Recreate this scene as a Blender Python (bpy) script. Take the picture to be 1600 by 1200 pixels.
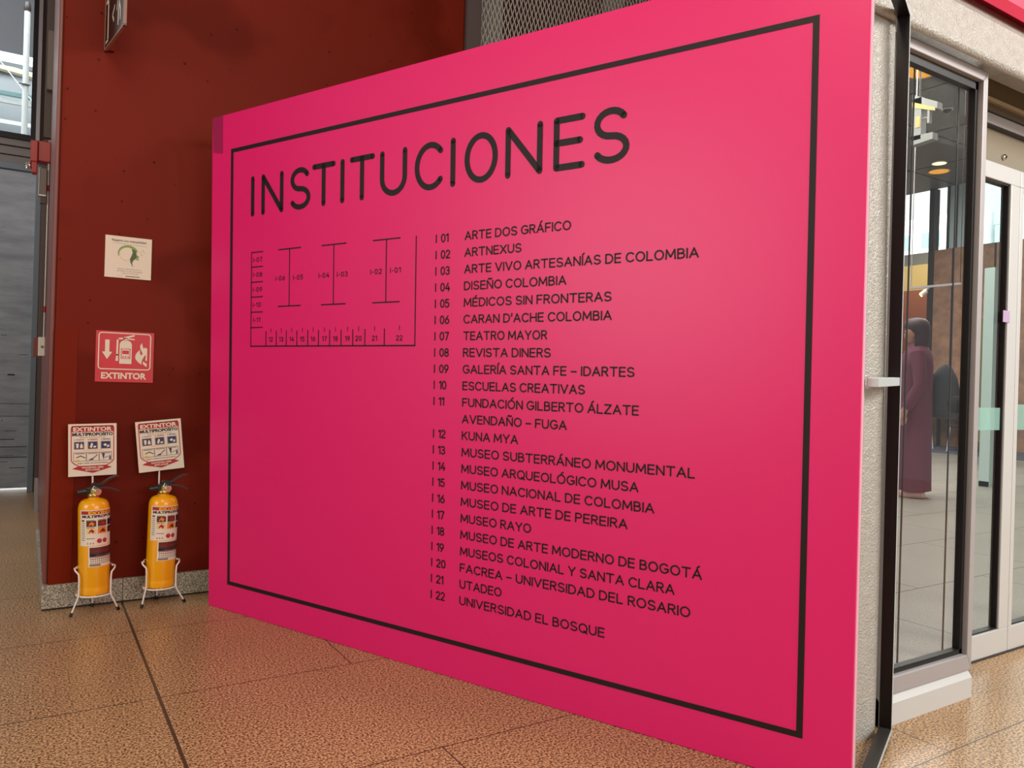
import bpy, bmesh, math, random
from mathutils import Vector, Matrix
random.seed(7)
C = bpy.context.scene.collection
R = math.radians
for o in list(bpy.data.objects):
    bpy.data.objects.remove(o)

# ------------------------------------------------------------------ camera, world, lights, exposure
cd = bpy.data.cameras.new('camera')
cd.sensor_fit = 'HORIZONTAL'
cd.sensor_width = 36.0
cd.lens = 36.0 * 1202 / 1600
cd.clip_start = 0.02
cam = bpy.data.objects.new('camera', cd)
C.objects.link(cam)
YAW = math.atan2(752, 1202)
ROLL = 0.0295
fw = Vector((math.sin(YAW), math.cos(YAW), 0))
rt = Vector((math.cos(YAW), -math.sin(YAW), 0))
upz = Vector((0, 0, 1))
r_ax = rt * math.cos(ROLL) + upz * math.sin(ROLL)
u_ax = upz * math.cos(ROLL) - rt * math.sin(ROLL)
mw = Matrix((r_ax, u_ax, -fw)).transposed().to_4x4()
mw.translation = Vector((0, 0, 1.0))
cam.matrix_world = mw
bpy.context.scene.camera = cam

sc = bpy.context.scene
sc.view_settings.view_transform = 'Standard'
sc.view_settings.look = 'None'
sc.view_settings.gamma = 1
sc.view_settings.use_curve_mapping = False
sc.view_settings.exposure = 0.0

# world: soft overcast daylight, brighter towards the side the far windows look out to
w = bpy.data.worlds.new('world')
sc.world = w
w.use_nodes = True
nt = w.node_tree
nt.nodes.clear()
wo = nt.nodes.new('ShaderNodeOutputWorld')
bg = nt.nodes.new('ShaderNodeBackground')
tc = nt.nodes.new('ShaderNodeTexCoord')
dot = nt.nodes.new('ShaderNodeVectorMath'); dot.operation = 'DOT_PRODUCT'
dot.inputs[1].default_value = Vector((0.86, 0.46, 0.22)).normalized()
nt.links.new(tc.outputs['Generated'], dot.inputs[0])
ramp = nt.nodes.new('ShaderNodeValToRGB')
ramp.color_ramp.elements[0].position = 0.86
ramp.color_ramp.elements[0].color = (0.26, 0.265, 0.27, 1)
ramp.color_ramp.elements[1].position = 0.95
ramp.color_ramp.elements[1].color = (1.5, 1.6, 1.6, 1)
nt.links.new(dot.outputs['Value'], ramp.inputs['Fac'])
nt.links.new(ramp.outputs['Color'], bg.inputs['Color'])
bg.inputs['Strength'].default_value = 1.0
nt.links.new(bg.outputs['Background'], wo.inputs['Surface'])


def area(name, loc, target, sx, sy, power, col):
    l = bpy.data.lights.new(name, 'AREA')
    l.shape = 'RECTANGLE'; l.size = sx; l.size_y = sy
    l.energy = power; l.color = col
    o = bpy.data.objects.new(name, l)
    C.objects.link(o)
    o.location = loc
    o.rotation_euler = (Vector(target) - Vector(loc)).to_track_quat('-Z', 'Y').to_euler()
    return o


area('window_daylight', (2.6, -3.6, 2.6), (1.3, 2.0, 1.0), 4.0, 2.4, 145, (1.0, 0.95, 0.90))
area('left_hall_windows', (-4.2, 1.5, 2.1), (1.4, 1.9, 1.2), 2.2, 2.0, 78, (1.0, 0.95, 0.9))
area('hall_fill', (-0.3, 0.1, 3.7), (1.2, 2.0, 0.9), 1.4, 1.4, 48, (1.0, 0.82, 0.62))  # unseen fill lamp, added for the brightness falloff across the pink panel
area('entrance_fill', (4.2, -1.3, 3.1), (3.0, 1.0, 0.3), 1.4, 1.0, 120, (1.0, 0.96, 0.90))  # unseen fill lamp, added to brighten the beam, column and floor by the doors
area('far_hall_lamps', (9.0, 5.4, 5.1), (9.0, 5.4, 0), 9.0, 3.0, 760, (1.0, 0.96, 0.9))
area('recess_fill', (17.0, 10.6, 4.4), (18.4, 10.9, 2.5), .8, .8, 32, (1.0, 0.9, 0.75))  # unseen fill lamp, added because the recess came out dark
area('passage_fill', (-1.9, 6.3, 3.4), (-0.2, 7.0, 1.2), 1.5, 1.2, 34, (0.9, 0.95, 1.0))  # unseen fill lamp inside the passage, added to brighten the metal door
area('city_daylight', (34, 15, 27), (60, 30, 10), 12, 12, 60000, (1.0, 0.99, 0.97))
area('outdoor_daylight', (-1.2, 9.0, 6.5), (-0.8, 11, 2.5), 4, 3, 420, (0.93, 0.97, 1.0))


# ------------------------------------------------------------------ helpers: colours, materials, meshes
def lin(r, g, b):
    def f(c):
        c /= 255.0
        return c / 12.92 if c <= 0.04045 else ((c + 0.055) / 1.055) ** 2.4
    return (f(r), f(g), f(b), 1)


def mat(name, col, rough=0.5, metal=0.0, spec=0.5, emit=None, es=0.0, coat=0.0):
    m = bpy.data.materials.new(name)
    m.use_nodes = True
    b = m.node_tree.nodes['Principled BSDF']
    b.inputs['Base Color'].default_value = lin(*col)
    b.inputs['Roughness'].default_value = rough
    b.inputs['Metallic'].default_value = metal
    b.inputs['Specular IOR Level'].default_value = spec
    b.inputs['Coat Weight'].default_value = coat
    if emit:
        b.inputs['Emission Color'].default_value = lin(*emit)
        b.inputs['Emission Strength'].default_value = es
    return m


def nodes(m):
    return m.node_tree.nodes, m.node_tree.links, m.node_tree.nodes['Principled BSDF']


def speckle(m, scale, c0, c1, p0, p1, bump=0.0, bdist=0.002, detail=3, stretch=None, rough=0.6, bscale=None):
    """noise between two colours, with an optional bump from a noise of its own"""
    N, L, B = nodes(m)
    t = N.new('ShaderNodeTexCoord')
    src = t.outputs['Object']
    if stretch:
        mp = N.new('ShaderNodeMapping'); mp.inputs['Scale'].default_value = stretch
        L.new(src, mp.inputs['Vector']); src = mp.outputs['Vector']
    n = N.new('ShaderNodeTexNoise')
    n.inputs['Scale'].default_value = scale
    n.inputs['Detail'].default_value = detail
    n.inputs['Roughness'].default_value = rough
    L.new(src, n.inputs['Vector'])
    r = N.new('ShaderNodeValToRGB')
    r.color_ramp.elements[0].position = p0; r.color_ramp.elements[0].color = lin(*c0)
    r.color_ramp.elements[1].position = p1; r.color_ramp.elements[1].color = lin(*c1)
    L.new(n.outputs['Fac'], r.inputs['Fac'])
    L.new(r.outputs['Color'], B.inputs['Base Color'])
    if bump:
        h = n
        if bscale:
            h = N.new('ShaderNodeTexNoise'); h.inputs['Scale'].default_value = bscale
            h.inputs['Detail'].default_value = 2
            L.new(src, h.inputs['Vector'])
        bp = N.new('ShaderNodeBump')
        bp.inputs['Strength'].default_value = bump
        bp.inputs['Distance'].default_value = bdist
        L.new(h.outputs['Fac'], bp.inputs['Height'])
        L.new(bp.outputs['Normal'], B.inputs['Normal'])
    return r


def link(name, me, parent=None):
    o = bpy.data.objects.new(name, me)
    C.objects.link(o)
    if parent is not None:
        o.parent = parent
    return o


class MB:
    """collects shapes into one mesh, with material slots"""
    def __init__(s):
        s.v = []; s.f = []; s.m = []; s.sm = []; s.mats = []

    def slot(s, m):
        if m not in s.mats:
            s.mats.append(m)
        return s.mats.index(m)

    def add(s, vs, fs, m, smooth=False):
        k = len(s.v); i = s.slot(m)
        s.v += [tuple(p) for p in vs]
        for f in fs:
            s.f.append([k + q for q in f]); s.m.append(i); s.sm.append(smooth)

    def box(s, a, b, m, M=None, bev=0.0, side=None):
        x0, y0, z0 = a; x1, y1, z1 = b
        if bev:
            bm = bmesh.new()
            bmesh.ops.create_cube(bm, size=1)
            for q in bm.verts:
                q.co = Vector(((x0 + x1) / 2 + q.co.x * (x1 - x0), (y0 + y1) / 2 + q.co.y * (y1 - y0), (z0 + z1) / 2 + q.co.z * (z1 - z0)))
            bmesh.ops.bevel(bm, geom=list(bm.edges), offset=bev, segments=2, profile=0.5, affect='EDGES')
            bm.verts.index_update()
            vs = [q.co.copy() for q in bm.verts]; fs = [[q.index for q in f.verts] for f in bm.faces]
            bm.free()
        else:
            vs = [Vector(p) for p in ((x0, y0, z0), (x1, y0, z0), (x1, y1, z0), (x0, y1, z0), (x0, y0, z1), (x1, y0, z1), (x1, y1, z1), (x0, y1, z1))]
            fs = [(0, 3, 2, 1), (4, 5, 6, 7), (0, 1, 5, 4), (1, 2, 6, 5), (2, 3, 7, 6), (3, 0, 4, 7)]
        if M:
            vs = [M @ p for p in vs]
        s.add(vs, fs, m)
        if side and not bev:          # a differently finished +x side
            s.m[-3] = s.slot(side)

    def tube(s, pts, r, m, n=10, caps=True, r2=None):
        pts = [Vector(p) for p in pts]
        rings = []
        prev = None
        for i, p in enumerate(pts):
            if i == 0: t = pts[1] - p
            elif i == len(pts) - 1: t = p - pts[i - 1]
            else: t = (pts[i + 1] - p).normalized() + (p - pts[i - 1]).normalized()
            t.normalize()
            if prev is None:
                a = t.orthogonal().normalized()
            else:
                a = prev - t * prev.dot(t)
                a = a.normalized() if a.length > 1e-6 else t.orthogonal().normalized()
            prev = a
            b = t.cross(a)
            rr = r if r2 is None else r + (r2 - r) * i / (len(pts) - 1)
            rings.append([p + (a * math.cos(2 * math.pi * k / n) + b * math.sin(2 * math.pi * k / n)) * rr for k in range(n)])
        vs = [p for q in rings for p in q]
        fs = []
        for i in range(len(rings) - 1):
            for k in range(n):
                fs.append((i * n + k, i * n + (k + 1) % n, (i + 1) * n + (k + 1) % n, (i + 1) * n + k))
        s.add(vs, fs, m, True)
        if caps:
            s.add(rings[0], [list(range(n))[::-1]], m); s.add(rings[-1], [list(range(n))], m)

    def lathe(s, prof, m, n=32, c=(0, 0, 0), M=None, caps=True):
        vs = []; fs = []
        for r, z in prof:
            for k in range(n):
                a = 2 * math.pi * k / n
                vs.append(Vector((c[0] + r * math.cos(a), c[1] + r * math.sin(a), c[2] + z)))
        for i in range(len(prof) - 1):
            for k in range(n):
                fs.append((i * n + k, i * n + (k + 1) % n, (i + 1) * n + (k + 1) % n, (i + 1) * n + k))
        if M: vs = [M @ p for p in vs]
        s.add(vs, fs, m, True)
        if not caps: return
        s.add(vs[:n], [list(range(n))[::-1]], m)
        s.add(vs[-n:], [list(range(n))], m)

    def poly(s, pts, m):
        s.add(pts, [list(range(len(pts)))], m)

    def prism(s, pts, h, m):
        """closed outline extruded along vector h"""
        h = Vector(h); pts = [Vector(p) for p in pts]; n = len(pts)
        vs = pts + [p + h for p in pts]
        fs = [list(range(n))[::-1], [n + k for k in range(n)]] + [(k, (k + 1) % n, n + (k + 1) % n, n + k) for k in range(n)]
        s.add(vs, fs, m)

    def build(s, name, parent=None, bevel=0.0):
        me = bpy.data.meshes.new(name)
        me.from_pydata(s.v, [], s.f)
        for m in s.mats: me.materials.append(m)
        me.polygons.foreach_set('material_index', s.m)
        me.polygons.foreach_set('use_smooth', s.sm)
        me.update()
        bm = bmesh.new(); bm.from_mesh(me)
        bmesh.ops.recalc_face_normals(bm, faces=bm.faces) if not getattr(s, 'flat', False) else None
        bm.to_mesh(me); bm.free()
        o = link(name, me, parent)
        if bevel:
            md = o.modifiers.new('bevel', 'BEVEL'); md.width = bevel; md.segments = 2; md.limit_method = 'ANGLE'
        return o


def empty(name, loc=(0, 0, 0), rot=(0, 0, 0)):
    o = bpy.data.objects.new(name, None)
    o.empty_display_size = 0.05
    C.objects.link(o)
    o.location = loc; o.rotation_euler = rot
    return o


def tag(o, label, cat, group=None, kind=None):
    o['label'] = label; o['category'] = cat
    if group: o['group'] = group
    if kind: o['kind'] = kind
    return o


def struct(o):
    o['kind'] = 'structure'
    return o


# ------------------------------------------------------------------ lettering
def arc(cx, cy, rx, ry, a0, a1, n=14):
    return [(cx + rx * math.cos(R(a0 + (a1 - a0) * i / n)), cy + ry * math.sin(R(a0 + (a1 - a0) * i / n))) for i in range(n + 1)]


GL = {
    'I': (0, [[(0, 0), (0, 1)]]),
    'N': (.70, [[(0, 0), (0, 1), (1, 0), (1, 1)]]),
    'S': (.66, [arc(.5, .745, .46, .255, 28, 270) + arc(.5, .245, .5, .245, 90, -152)[1:]]),
    'T': (.74, [[(0, 1), (1, 1)], [(.5, 1), (.5, 0)]]),
    'U': (.70, [[(0, 1)] + arc(.5, .38, .5, .38, 180, 360) + [(1, 1)]]),
    'C': (.76, [arc(.55, .5, .55, .5, 42, 318, 24)]),
    'O': (.84, [arc(.5, .5, .5, .5, 0, 360, 32)]),
    'Q': (.84, [arc(.5, .5, .5, .5, 0, 360, 32), [(.62, .2), (1, -.06)]]),
    'E': (.58, [[(1, 1), (0, 1), (0, 0), (1, 0)], [(0, .52), (.92, .52)]]),
    'F': (.56, [[(1, 1), (0, 1), (0, 0)], [(0, .5), (.9, .5)]]),
    'A': (.78, [[(0, 0), (.5, 1), (1, 0)], [(.17, .33), (.83, .33)]]),
    'R': (.62, [[(0, 0), (0, 1)] + arc(.55, .75, .4, .25, 90, -90, 10) + [(0, .5)], [(.5, .5), (1, 0)]]),
    'P': (.62, [[(0, 0), (0, 1)] + arc(.55, .74, .42, .26, 90, -90, 10) + [(0, .48)]]),
    'B': (.62, [[(0, 0), (0, 1)] + arc(.5, .77, .4, .23, 90, -90, 10) + [(0, .54)], [(.5, .54)] + arc(.5, .27, .5, .27, 90, -90, 10) + [(0, 0)]]),
    'D': (.72, [[(0, 0), (0, 1)] + arc(.4, .5, .6, .5, 90, -90, 16) + [(0, 0)]]),
    'G': (.80, [arc(.52, .5, .52, .5, 45, 318, 22) + [(1, .22), (1, .46), (.6, .46)]]),
    'V': (.78, [[(0, 1), (.5, 0), (1, 1)]]),
    'M': (.90, [[(0, 0), (.06, 1), (.5, .2), (.94, 1), (1, 0)]]),
    'L': (.54, [[(0, 1), (0, 0), (1, 0)]]),
    'X': (.72, [[(0, 0), (1, 1)], [(0, 1), (1, 0)]]),
    'Y': (.72, [[(0, 1), (.5, .45), (1, 1)], [(.5, .45), (.5, 0)]]),
    'K': (.66, [[(0, 0), (0, 1)], [(0, .38), (.92, 1)], [(.32, .6), (1, 0)]]),
    'Z': (.68, [[(0, 1), (1, 1), (0, 0), (1, 0)]]),
    'H': (.70, [[(0, 0), (0, 1)], [(1, 0), (1, 1)], [(0, .5), (1, .5)]]),
    '0': (.60, [arc(.5, .5, .5, .5, 0, 360, 28)]),
    '1': (.26, [[(0, .82), (1, 1), (1, 0)]]),
    '2': (.56, [arc(.5, .72, .48, .28, 165, -25, 12) + [(0, 0), (1, 0)]]),
    '3': (.56, [arc(.45, .76, .45, .24, 150, -90, 12), arc(.45, .26, .52, .26, 90, -155, 12)]),
    '4': (.62, [[(.62, 1), (0, .28), (1, .28)], [(.76, .55), (.76, 0)]]),
    '5': (.56, [[(.9, 1), (.12, 1), (.05, .56)] + arc(.45, .32, .52, .32, 120, -150, 14)]),
    '6': (.58, [[(.75, 1), (.14, .52)] + arc(.5, .31, .5, .31, 140, 500, 24)]),
    '7': (.56, [[(0, 1), (1, 1), (.35, 0)]]),
    '8': (.58, [arc(.5, .76, .42, .24, 0, 360, 20), arc(.5, .26, .5, .26, 0, 360, 20)]),
    '9': (.58, [arc(.5, .69, .5, .31, 0, 360, 24), [(.86, .48), (.3, 0)]]),
    '–': (.56, [[(0, .42), (1, .42)]]),
    '-': (.22, [[(0, .42), (1, .42)]]),
    '·': (.10, [[(0, .42), (1, .42)]]),
    '’': (.04, [[(1, 1.05), (0, .72)]]),
}
for a, b in (('Á', 'A'), ('É', 'E'), ('Í', 'I'), ('Ó', 'O')):
    wd, st = GL[b]
    GL[a] = (wd, st + [[(.5, 1.17), (.74, 1.36)] if wd else [(0, 1.17), (.16, 1.36)]])
GL['Ñ'] = (.70, GL['N'][1] + [[(.2, 1.2), (.36, 1.3), (.62, 1.18), (.8, 1.28)]])


def strokes(text, x, y, h, gap=.25, space=.36, sx=1.0):
    """lay a line of text out as centre lines; h = height of the centre lines"""
    out = []
    cx = x
    for ch in text:
        if ch == ' ':
            cx += space * h * sx; continue
        wd, st = GL[ch]
        ww = wd if wd > 0.001 else 1.0
        for pl in st:
            out.append([(cx + px * ww * h * sx, y + py * h) for px, py in pl])
        cx += (wd + gap) * h * sx
    return out, cx - gap * h * sx


def ribbon(mb, pl, wid, f, m, roundcap=True):
    """a centre line as a flat ribbon with round ends; f maps 2D to 3D"""
    hw = wid / 2
    P = [Vector(p) for p in pl]
    closed = (P[0] - P[-1]).length < 1e-6
    runs = []; cur = [P[0]]; discs = []
    for i in range(1, len(P)):
        cur.append(P[i])
        if i < len(P) - 1:
            a = (P[i] - P[i - 1]); b = (P[i + 1] - P[i])
            if a.length and b.length and a.normalized().dot(b.normalized()) < 0.8:
                runs.append(cur); cur = [P[i]]; discs.append(P[i])
    runs.append(cur)
    for rn in runs:
        q = []
        for i, p in enumerate(rn):
            if i == 0: t = rn[1] - p
            elif i == len(rn) - 1: t = p - rn[i - 1]
            else: t = (rn[i + 1] - p).normalized() + (p - rn[i - 1]).normalized()
            if closed and len(runs) == 1 and i in (0, len(rn) - 1):
                t = (rn[1] - rn[0]).normalized() + (rn[-1] - rn[-2]).normalized()
            t.normalize()
            n = Vector((-t.y, t.x)) * hw
            q.append((p + n, p - n))
        vs = [f(*v) for pr in q for v in pr]
        mb.add(vs, [(2 * i, 2 * i + 1, 2 * i + 3, 2 * i + 2) for i in range(len(rn) - 1)], m)
    if roundcap and not closed:
        discs += [P[0], P[-1]]
    elif closed and len(runs) > 1:
        discs.append(P[0])
    for p in discs:
        mb.add([f(p.x + hw * math.cos(k * math.pi / 6), p.y + hw * math.sin(k * math.pi / 6)) for k in range(12)], [list(range(12))], m)


def line(mb, a, b, wid, f, m):
    ribbon(mb, [a, b], wid, f, m, False)


def rect(mb, x0, y0, x1, y1, f, m, nx=1):
    for i in range(nx):
        a = x0 + (x1 - x0) * i / nx; b = x0 + (x1 - x0) * (i + 1) / nx
        mb.add([f(a, y0), f(b, y0), f(b, y1), f(a, y1)], [(0, 1, 2, 3)], m)


def ftext(mb, text, x, y, w_, h, f, m, bold=0.0, align='C', shear=0.0):
    """a line of the built-in font, fitted to width w_ and height h (capital height), as mesh"""
    cu = bpy.data.curves.new('t', 'FONT')
    cu.body = text; cu.size = 1.0; cu.offset = bold; cu.resolution_u = 3; cu.shear = shear
    ob = bpy.data.objects.new('t', cu); C.objects.link(ob)
    dg = bpy.context.evaluated_depsgraph_get()
    dg.update()
    me = bpy.data.meshes.new_from_object(ob.evaluated_get(dg))
    xs = [v.co.x for v in me.vertices]; ys = [v.co.y for v in me.vertices]
    if xs:
        x0, x1 = min(xs), max(xs)
        caps = 0.73
        kx = w_ / (x1 - x0); ky = h / caps
        ox = x - (w_ / 2 if align == 'C' else 0)
        vs = [f(ox + (v.co.x - x0) * kx, y + v.co.y * ky) for v in me.vertices]
        mb.add(vs, [list(p.vertices) for p in me.polygons], m)
    bpy.data.objects.remove(ob); bpy.data.curves.remove(cu); bpy.data.meshes.remove(me)


def outline_poly(mb, pts, f, m):
    mb.add([f(*p) for p in pts], [list(range(len(pts)))], m)


# ------------------------------------------------------------------ materials
M = {}
M['red_wall'] = mat('red_wall_paint', (112, 30, 14), 0.55, spec=0.1)
speckle(M['red_wall'], 1.1, (102, 24, 8), (116, 32, 17), .47, .53, bump=.08, bdist=.003, bscale=40)
N_, L_, B_ = nodes(M['red_wall'])
vor = N_.new('ShaderNodeTexVoronoi'); vor.voronoi_dimensions = '2D'; vor.inputs['Scale'].default_value = 9
tcn = N_.new('ShaderNodeTexCoord'); sxy = N_.new('ShaderNodeSeparateXYZ'); cxy = N_.new('ShaderNodeCombineXYZ')
L_.new(tcn.outputs['Object'], sxy.inputs[0]); L_.new(sxy.outputs['X'], cxy.inputs['X']); L_.new(sxy.outputs['Z'], cxy.inputs['Y'])
L_.new(cxy.outputs[0], vor.inputs['Vector'])
sc_ = N_.new('ShaderNodeSeparateColor'); L_.new(vor.outputs['Color'], sc_.inputs[0])
pw_ = N_.new('ShaderNodeMath'); pw_.operation = 'POWER'; pw_.inputs[1].default_value = 2.5; L_.new(sc_.outputs[0], pw_.inputs[0])
ml_ = N_.new('ShaderNodeMath'); ml_.operation = 'MULTIPLY'; ml_.inputs[1].default_value = .062; L_.new(pw_.outputs[0], ml_.inputs[0])
lt = N_.new('ShaderNodeMath'); lt.operation = 'LESS_THAN'
L_.new(vor.outputs['Distance'], lt.inputs[0]); L_.new(ml_.outputs[0], lt.inputs[1])
mx = N_.new('ShaderNodeMix'); mx.data_type = 'RGBA'
old = B_.inputs['Base Color'].links[0].from_socket
L_.new(lt.outputs[0], mx.inputs['Factor']); L_.new(old, mx.inputs['A'])
mx.inputs['B'].default_value = lin(70, 18, 14)
L_.new(mx.outputs['Result'], B_.inputs['Base Color'])
M['red_patch'] = mat('red_wall_repaint', (118, 30, 4), 0.5, spec=0.1)

M['granite'] = mat('granite_baseboard', (150, 145, 130), 0.5)
speckle(M['granite'], 150, (90, 82, 70), (196, 186, 166), .38, .62, detail=4)
M['granite_dark'] = mat('granite_base_gap', (40, 36, 34), .8)


def floor_mat(name, light, dark, joint, rough, y0=1.87, x0=.359, jw=.0045):
    m = mat(name, light, rough)
    r = speckle(m, 150, dark, light, .42, .57, bump=.06, bdist=.001, detail=3, rough=.65)
    N, L, B = nodes(m)
    g = N.new('ShaderNodeNewGeometry')
    sp = N.new('ShaderNodeSeparateXYZ'); L.new(g.outputs['Position'], sp.inputs[0])

    def mth(op, a, b=None):
        n = N.new('ShaderNodeMath'); n.operation = op
        for i, q in enumerate((a, b)):
            if q is None: continue
            if isinstance(q, (int, float)): n.inputs[i].default_value = q
            else: L.new(q, n.inputs[i])
        return n.outputs[0]
    x, y = sp.outputs['X'], sp.outputs['Y']
    ry = mth('DIVIDE', mth('SUBTRACT', y, y0), 0.7045)
    fy = mth('FRACT', ry)
    a1 = mth('LESS_THAN', fy, jw / 0.7045)
    par = mth('MODULO', mth('ADD', mth('FLOOR', ry), 40), 2)
    xx = mth('ADD', mth('SUBTRACT', x, x0), mth('MULTIPLY', par, 0.62))
    fx = mth('FRACT', mth('DIVIDE', mth('ADD', xx, 1.24 * 20), 1.24))
    a2 = mth('LESS_THAN', fx, jw / 1.24)
    a3 = mth('LESS_THAN', mth('ABSOLUTE', mth('SUBTRACT', x, 0.361)), 0.0048)
    s = mth('MAXIMUM', mth('MAXIMUM', a1, a2), a3)
    # larger soft tone changes of the stone
    n2 = N.new('ShaderNodeTexNoise'); n2.inputs['Scale'].default_value = 1.6; n2.inputs['Detail'].default_value = 2
    L.new(g.outputs['Position'], n2.inputs['Vector'])
    mr = N.new('ShaderNodeMapRange'); mr.inputs['To Min'].default_value = .82; mr.inputs['To Max'].default_value = 1.14
    L.new(n2.outputs['Fac'], mr.inputs['Value'])
    mul = N.new('ShaderNodeVectorMath'); mul.operation = 'SCALE'
    L.new(r.outputs['Color'], mul.inputs[0]); L.new(mr.outputs['Result'], mul.inputs['Scale'])
    mx = N.new('ShaderNodeMix'); mx.data_type = 'RGBA'
    L.new(s, mx.inputs['Factor']); L.new(mul.outputs[0], mx.inputs['A'])
    mx.inputs['B'].default_value = lin(*joint)
    L.new(mx.outputs['Result'], B.inputs['Base Color'])
    return m


M['floor'] = floor_mat('granite_floor_tiles', (214, 172, 122), (86, 60, 38), (72, 56, 40), 0.30)
M['floor_in'] = floor_mat('grey_granite_floor_tiles', (158, 154, 144), (124, 120, 112), (40, 38, 36), 0.4, y0=2.25, x0=3.94, jw=.009)

M['pink'] = mat('pink_printed_fabric', (236, 24, 112), 0.40, spec=0.55)
N_, L_, B_ = nodes(M['pink'])
tcn = N_.new('ShaderNodeTexCoord')
nz = N_.new('ShaderNodeTexNoise'); nz.inputs['Scale'].default_value = 420; nz.inputs['Detail'].default_value = 1
L_.new(tcn.outputs['Object'], nz.inputs['Vector'])
bp = N_.new('ShaderNodeBump'); bp.inputs['Strength'].default_value = .15; bp.inputs['Distance'].default_value = .0008
L_.new(nz.outputs['Fac'], bp.inputs['Height']); L_.new(bp.outputs['Normal'], B_.inputs['Normal'])
M['pink_tape'] = mat('pink_tape', (164, 16, 80), 0.5)
M['ink'] = mat('black_ink', (28, 14, 12), 0.55, spec=.4)
M['alu'] = mat('brushed_aluminium', (176, 171, 172), 0.5, metal=.3)
M['alu_white'] = mat('pale_aluminium', (208, 208, 206), 0.42, metal=.2)
M['steel_pale'] = mat('pale_steel', (205, 214, 216), 0.4, metal=.3)
M['steel_dark'] = mat('dark_steel', (70, 66, 64), 0.45, metal=.5)
M['black'] = mat('black_rubber', (16, 15, 15), 0.5)
M['black_gloss'] = mat('black_plastic', (22, 18, 17), 0.3)
M['concrete'] = mat('textured_concrete', (186, 182, 173), 0.22, spec=.7)
speckle(M['concrete'], 30, (176, 171, 162), (186, 182, 173), .35, .65, bump=1.0, bdist=.005, bscale=160)
M['white_paint'] = mat('white_enamel', (235, 228, 214), 0.35)
M['white_paper'] = mat('white_paper', (232, 218, 196), 0.6)
M['yellow'] = mat('yellow_enamel', (246, 170, 6), 0.25, coat=.3)
M['brass'] = mat('brass', (190, 160, 90), 0.3, metal=.9)
M['dark_lever'] = mat('dark_red_lever', (58, 20, 18), 0.35)
M['gauge'] = mat('gauge_dial', (190, 120, 100), 0.25)
M['sign_red'] = mat('sign_red', (205, 36, 44), 0.4)
M['print_red'] = mat('print_red', (176, 30, 34), 0.5)
M['print_navy'] = mat('print_navy', (40, 44, 96), 0.5)
M['print_black'] = mat('print_black', (24, 20, 26), 0.5)
M['print_grey'] = mat('print_grey', (128, 118, 108), 0.5)
M['print_cream'] = mat('print_cream', (228, 200, 140), 0.5)
M['print_orange'] = mat('print_orange', (232, 130, 30), 0.5)
M['print_yellow'] = mat('print_yellow', (246, 190, 20), 0.5)
M['print_green'] = mat('print_green', (122, 160, 66), 0.5)
M['print_dkgreen'] = mat('print_dark_green', (76, 92, 42), 0.5)
M['print_brown'] = mat('print_brown', (96, 40, 32), 0.5)
M['metal_door'] = mat('grey_metal_door', (112, 120, 128), 0.5, metal=.25)
speckle(M['metal_door'], 3.2, (136, 144, 152), (172, 180, 186), .3, .7, stretch=(1, 1, 4))
M['door_mark'] = mat('scratch_black', (44, 46, 50), 0.6)
M['grey_frame'] = mat('grey_door_frame', (122, 132, 138), 0.5)
M['grey_lintel'] = mat('grey_lintel_panel', (128, 122, 118), 0.55)
M['brown_strip'] = mat('brown_grey_channel', (86, 74, 68), 0.5)
M['grey_box'] = mat('grey_box', (128, 118, 108), 0.5)
M['alarm_red'] = mat('alarm_red', (176, 18, 20), 0.35)
M['chrome'] = mat('chrome', (225, 220, 205), 0.15, metal=1)
M['pipe'] = mat('galvanised_pipe', (190, 186, 180), 0.35, metal=.5)
M['pink_edge'] = mat('pink_lit_side_and_tab', (124, 66, 56), 0.4)  # lit tone of the wall side is put into this colour; also the box tab
M['mesh'] = mat('expanded_metal', (214, 206, 196), 0.4, metal=.15)
M['mullion_brown'] = mat('brown_grey_mullion', (92, 78, 76), 0.5)
M['gallery_red'] = mat('gallery_red_brown', (78, 32, 30), 0.6)
M['gallery_pale'] = mat('gallery_pale_grey', (150, 152, 148), 0.6)
M['gallery_dark'] = mat('gallery_dark', (38, 30, 30), 0.7)
M['fascia'] = mat('pink_fascia_paint', (226, 60, 96), 0.4)
M['beige_panel'] = mat('beige_transom_panel', (170, 160, 140), 0.16, metal=.35, spec=.6)
M['cork'] = mat('brown_wall_cladding', (126, 92, 74), 0.6)
speckle(M['cork'], 5, (142, 110, 92), (184, 140, 110), .35, .7, detail=6)
M['grey_ceiling'] = mat('grey_ceiling_panels', (112, 112, 106), 0.5)
M['lamp_on'] = mat('lamp_glow', (255, 240, 200), .5, emit=(255, 236, 170), es=2.2)
M['amber_reflection'] = mat('amber_reflection_glow', (230, 160, 60), .5, emit=(236, 160, 50), es=.9)  # glow of reflected lamp light, given to discs of its own
M['ochre'] = mat('ochre_board', (206, 180, 112), .6)
M['orange_brown'] = mat('orange_brown_wood', (150, 86, 56), .6)
M['teal_film'] = None
M['banner_pink'] = mat('banner_pink', (176, 92, 100), .6)
M['banner_tan'] = mat('banner_tan', (190, 140, 100), .6)
M['banner_mint'] = mat('banner_mint_edge', (196, 214, 206), .5)
M['olive'] = mat('olive_board', (104, 98, 66), .6)
M['maroon'] = mat('maroon_cloth', (112, 58, 76), .8)
M['dark_cloth'] = mat('dark_cloth', (46, 50, 58), .8)
M['bag'] = mat('slate_bag_cloth', (62, 66, 72), .75)
M['skin'] = mat('skin', (196, 146, 126), .55)
M['hair'] = mat('dark_hair', (70, 52, 56), .6)
M['shoe'] = mat('pale_pink_shoe', (200, 160, 156), .5)
M['table_top'] = mat('cream_tabletop', (216, 204, 178), .5)
M['dark_metal'] = mat('dark_table_metal', (44, 44, 48), .5)
M['dark_blue'] = mat('blue_grey_rug', (84, 84, 98), .8)
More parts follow.
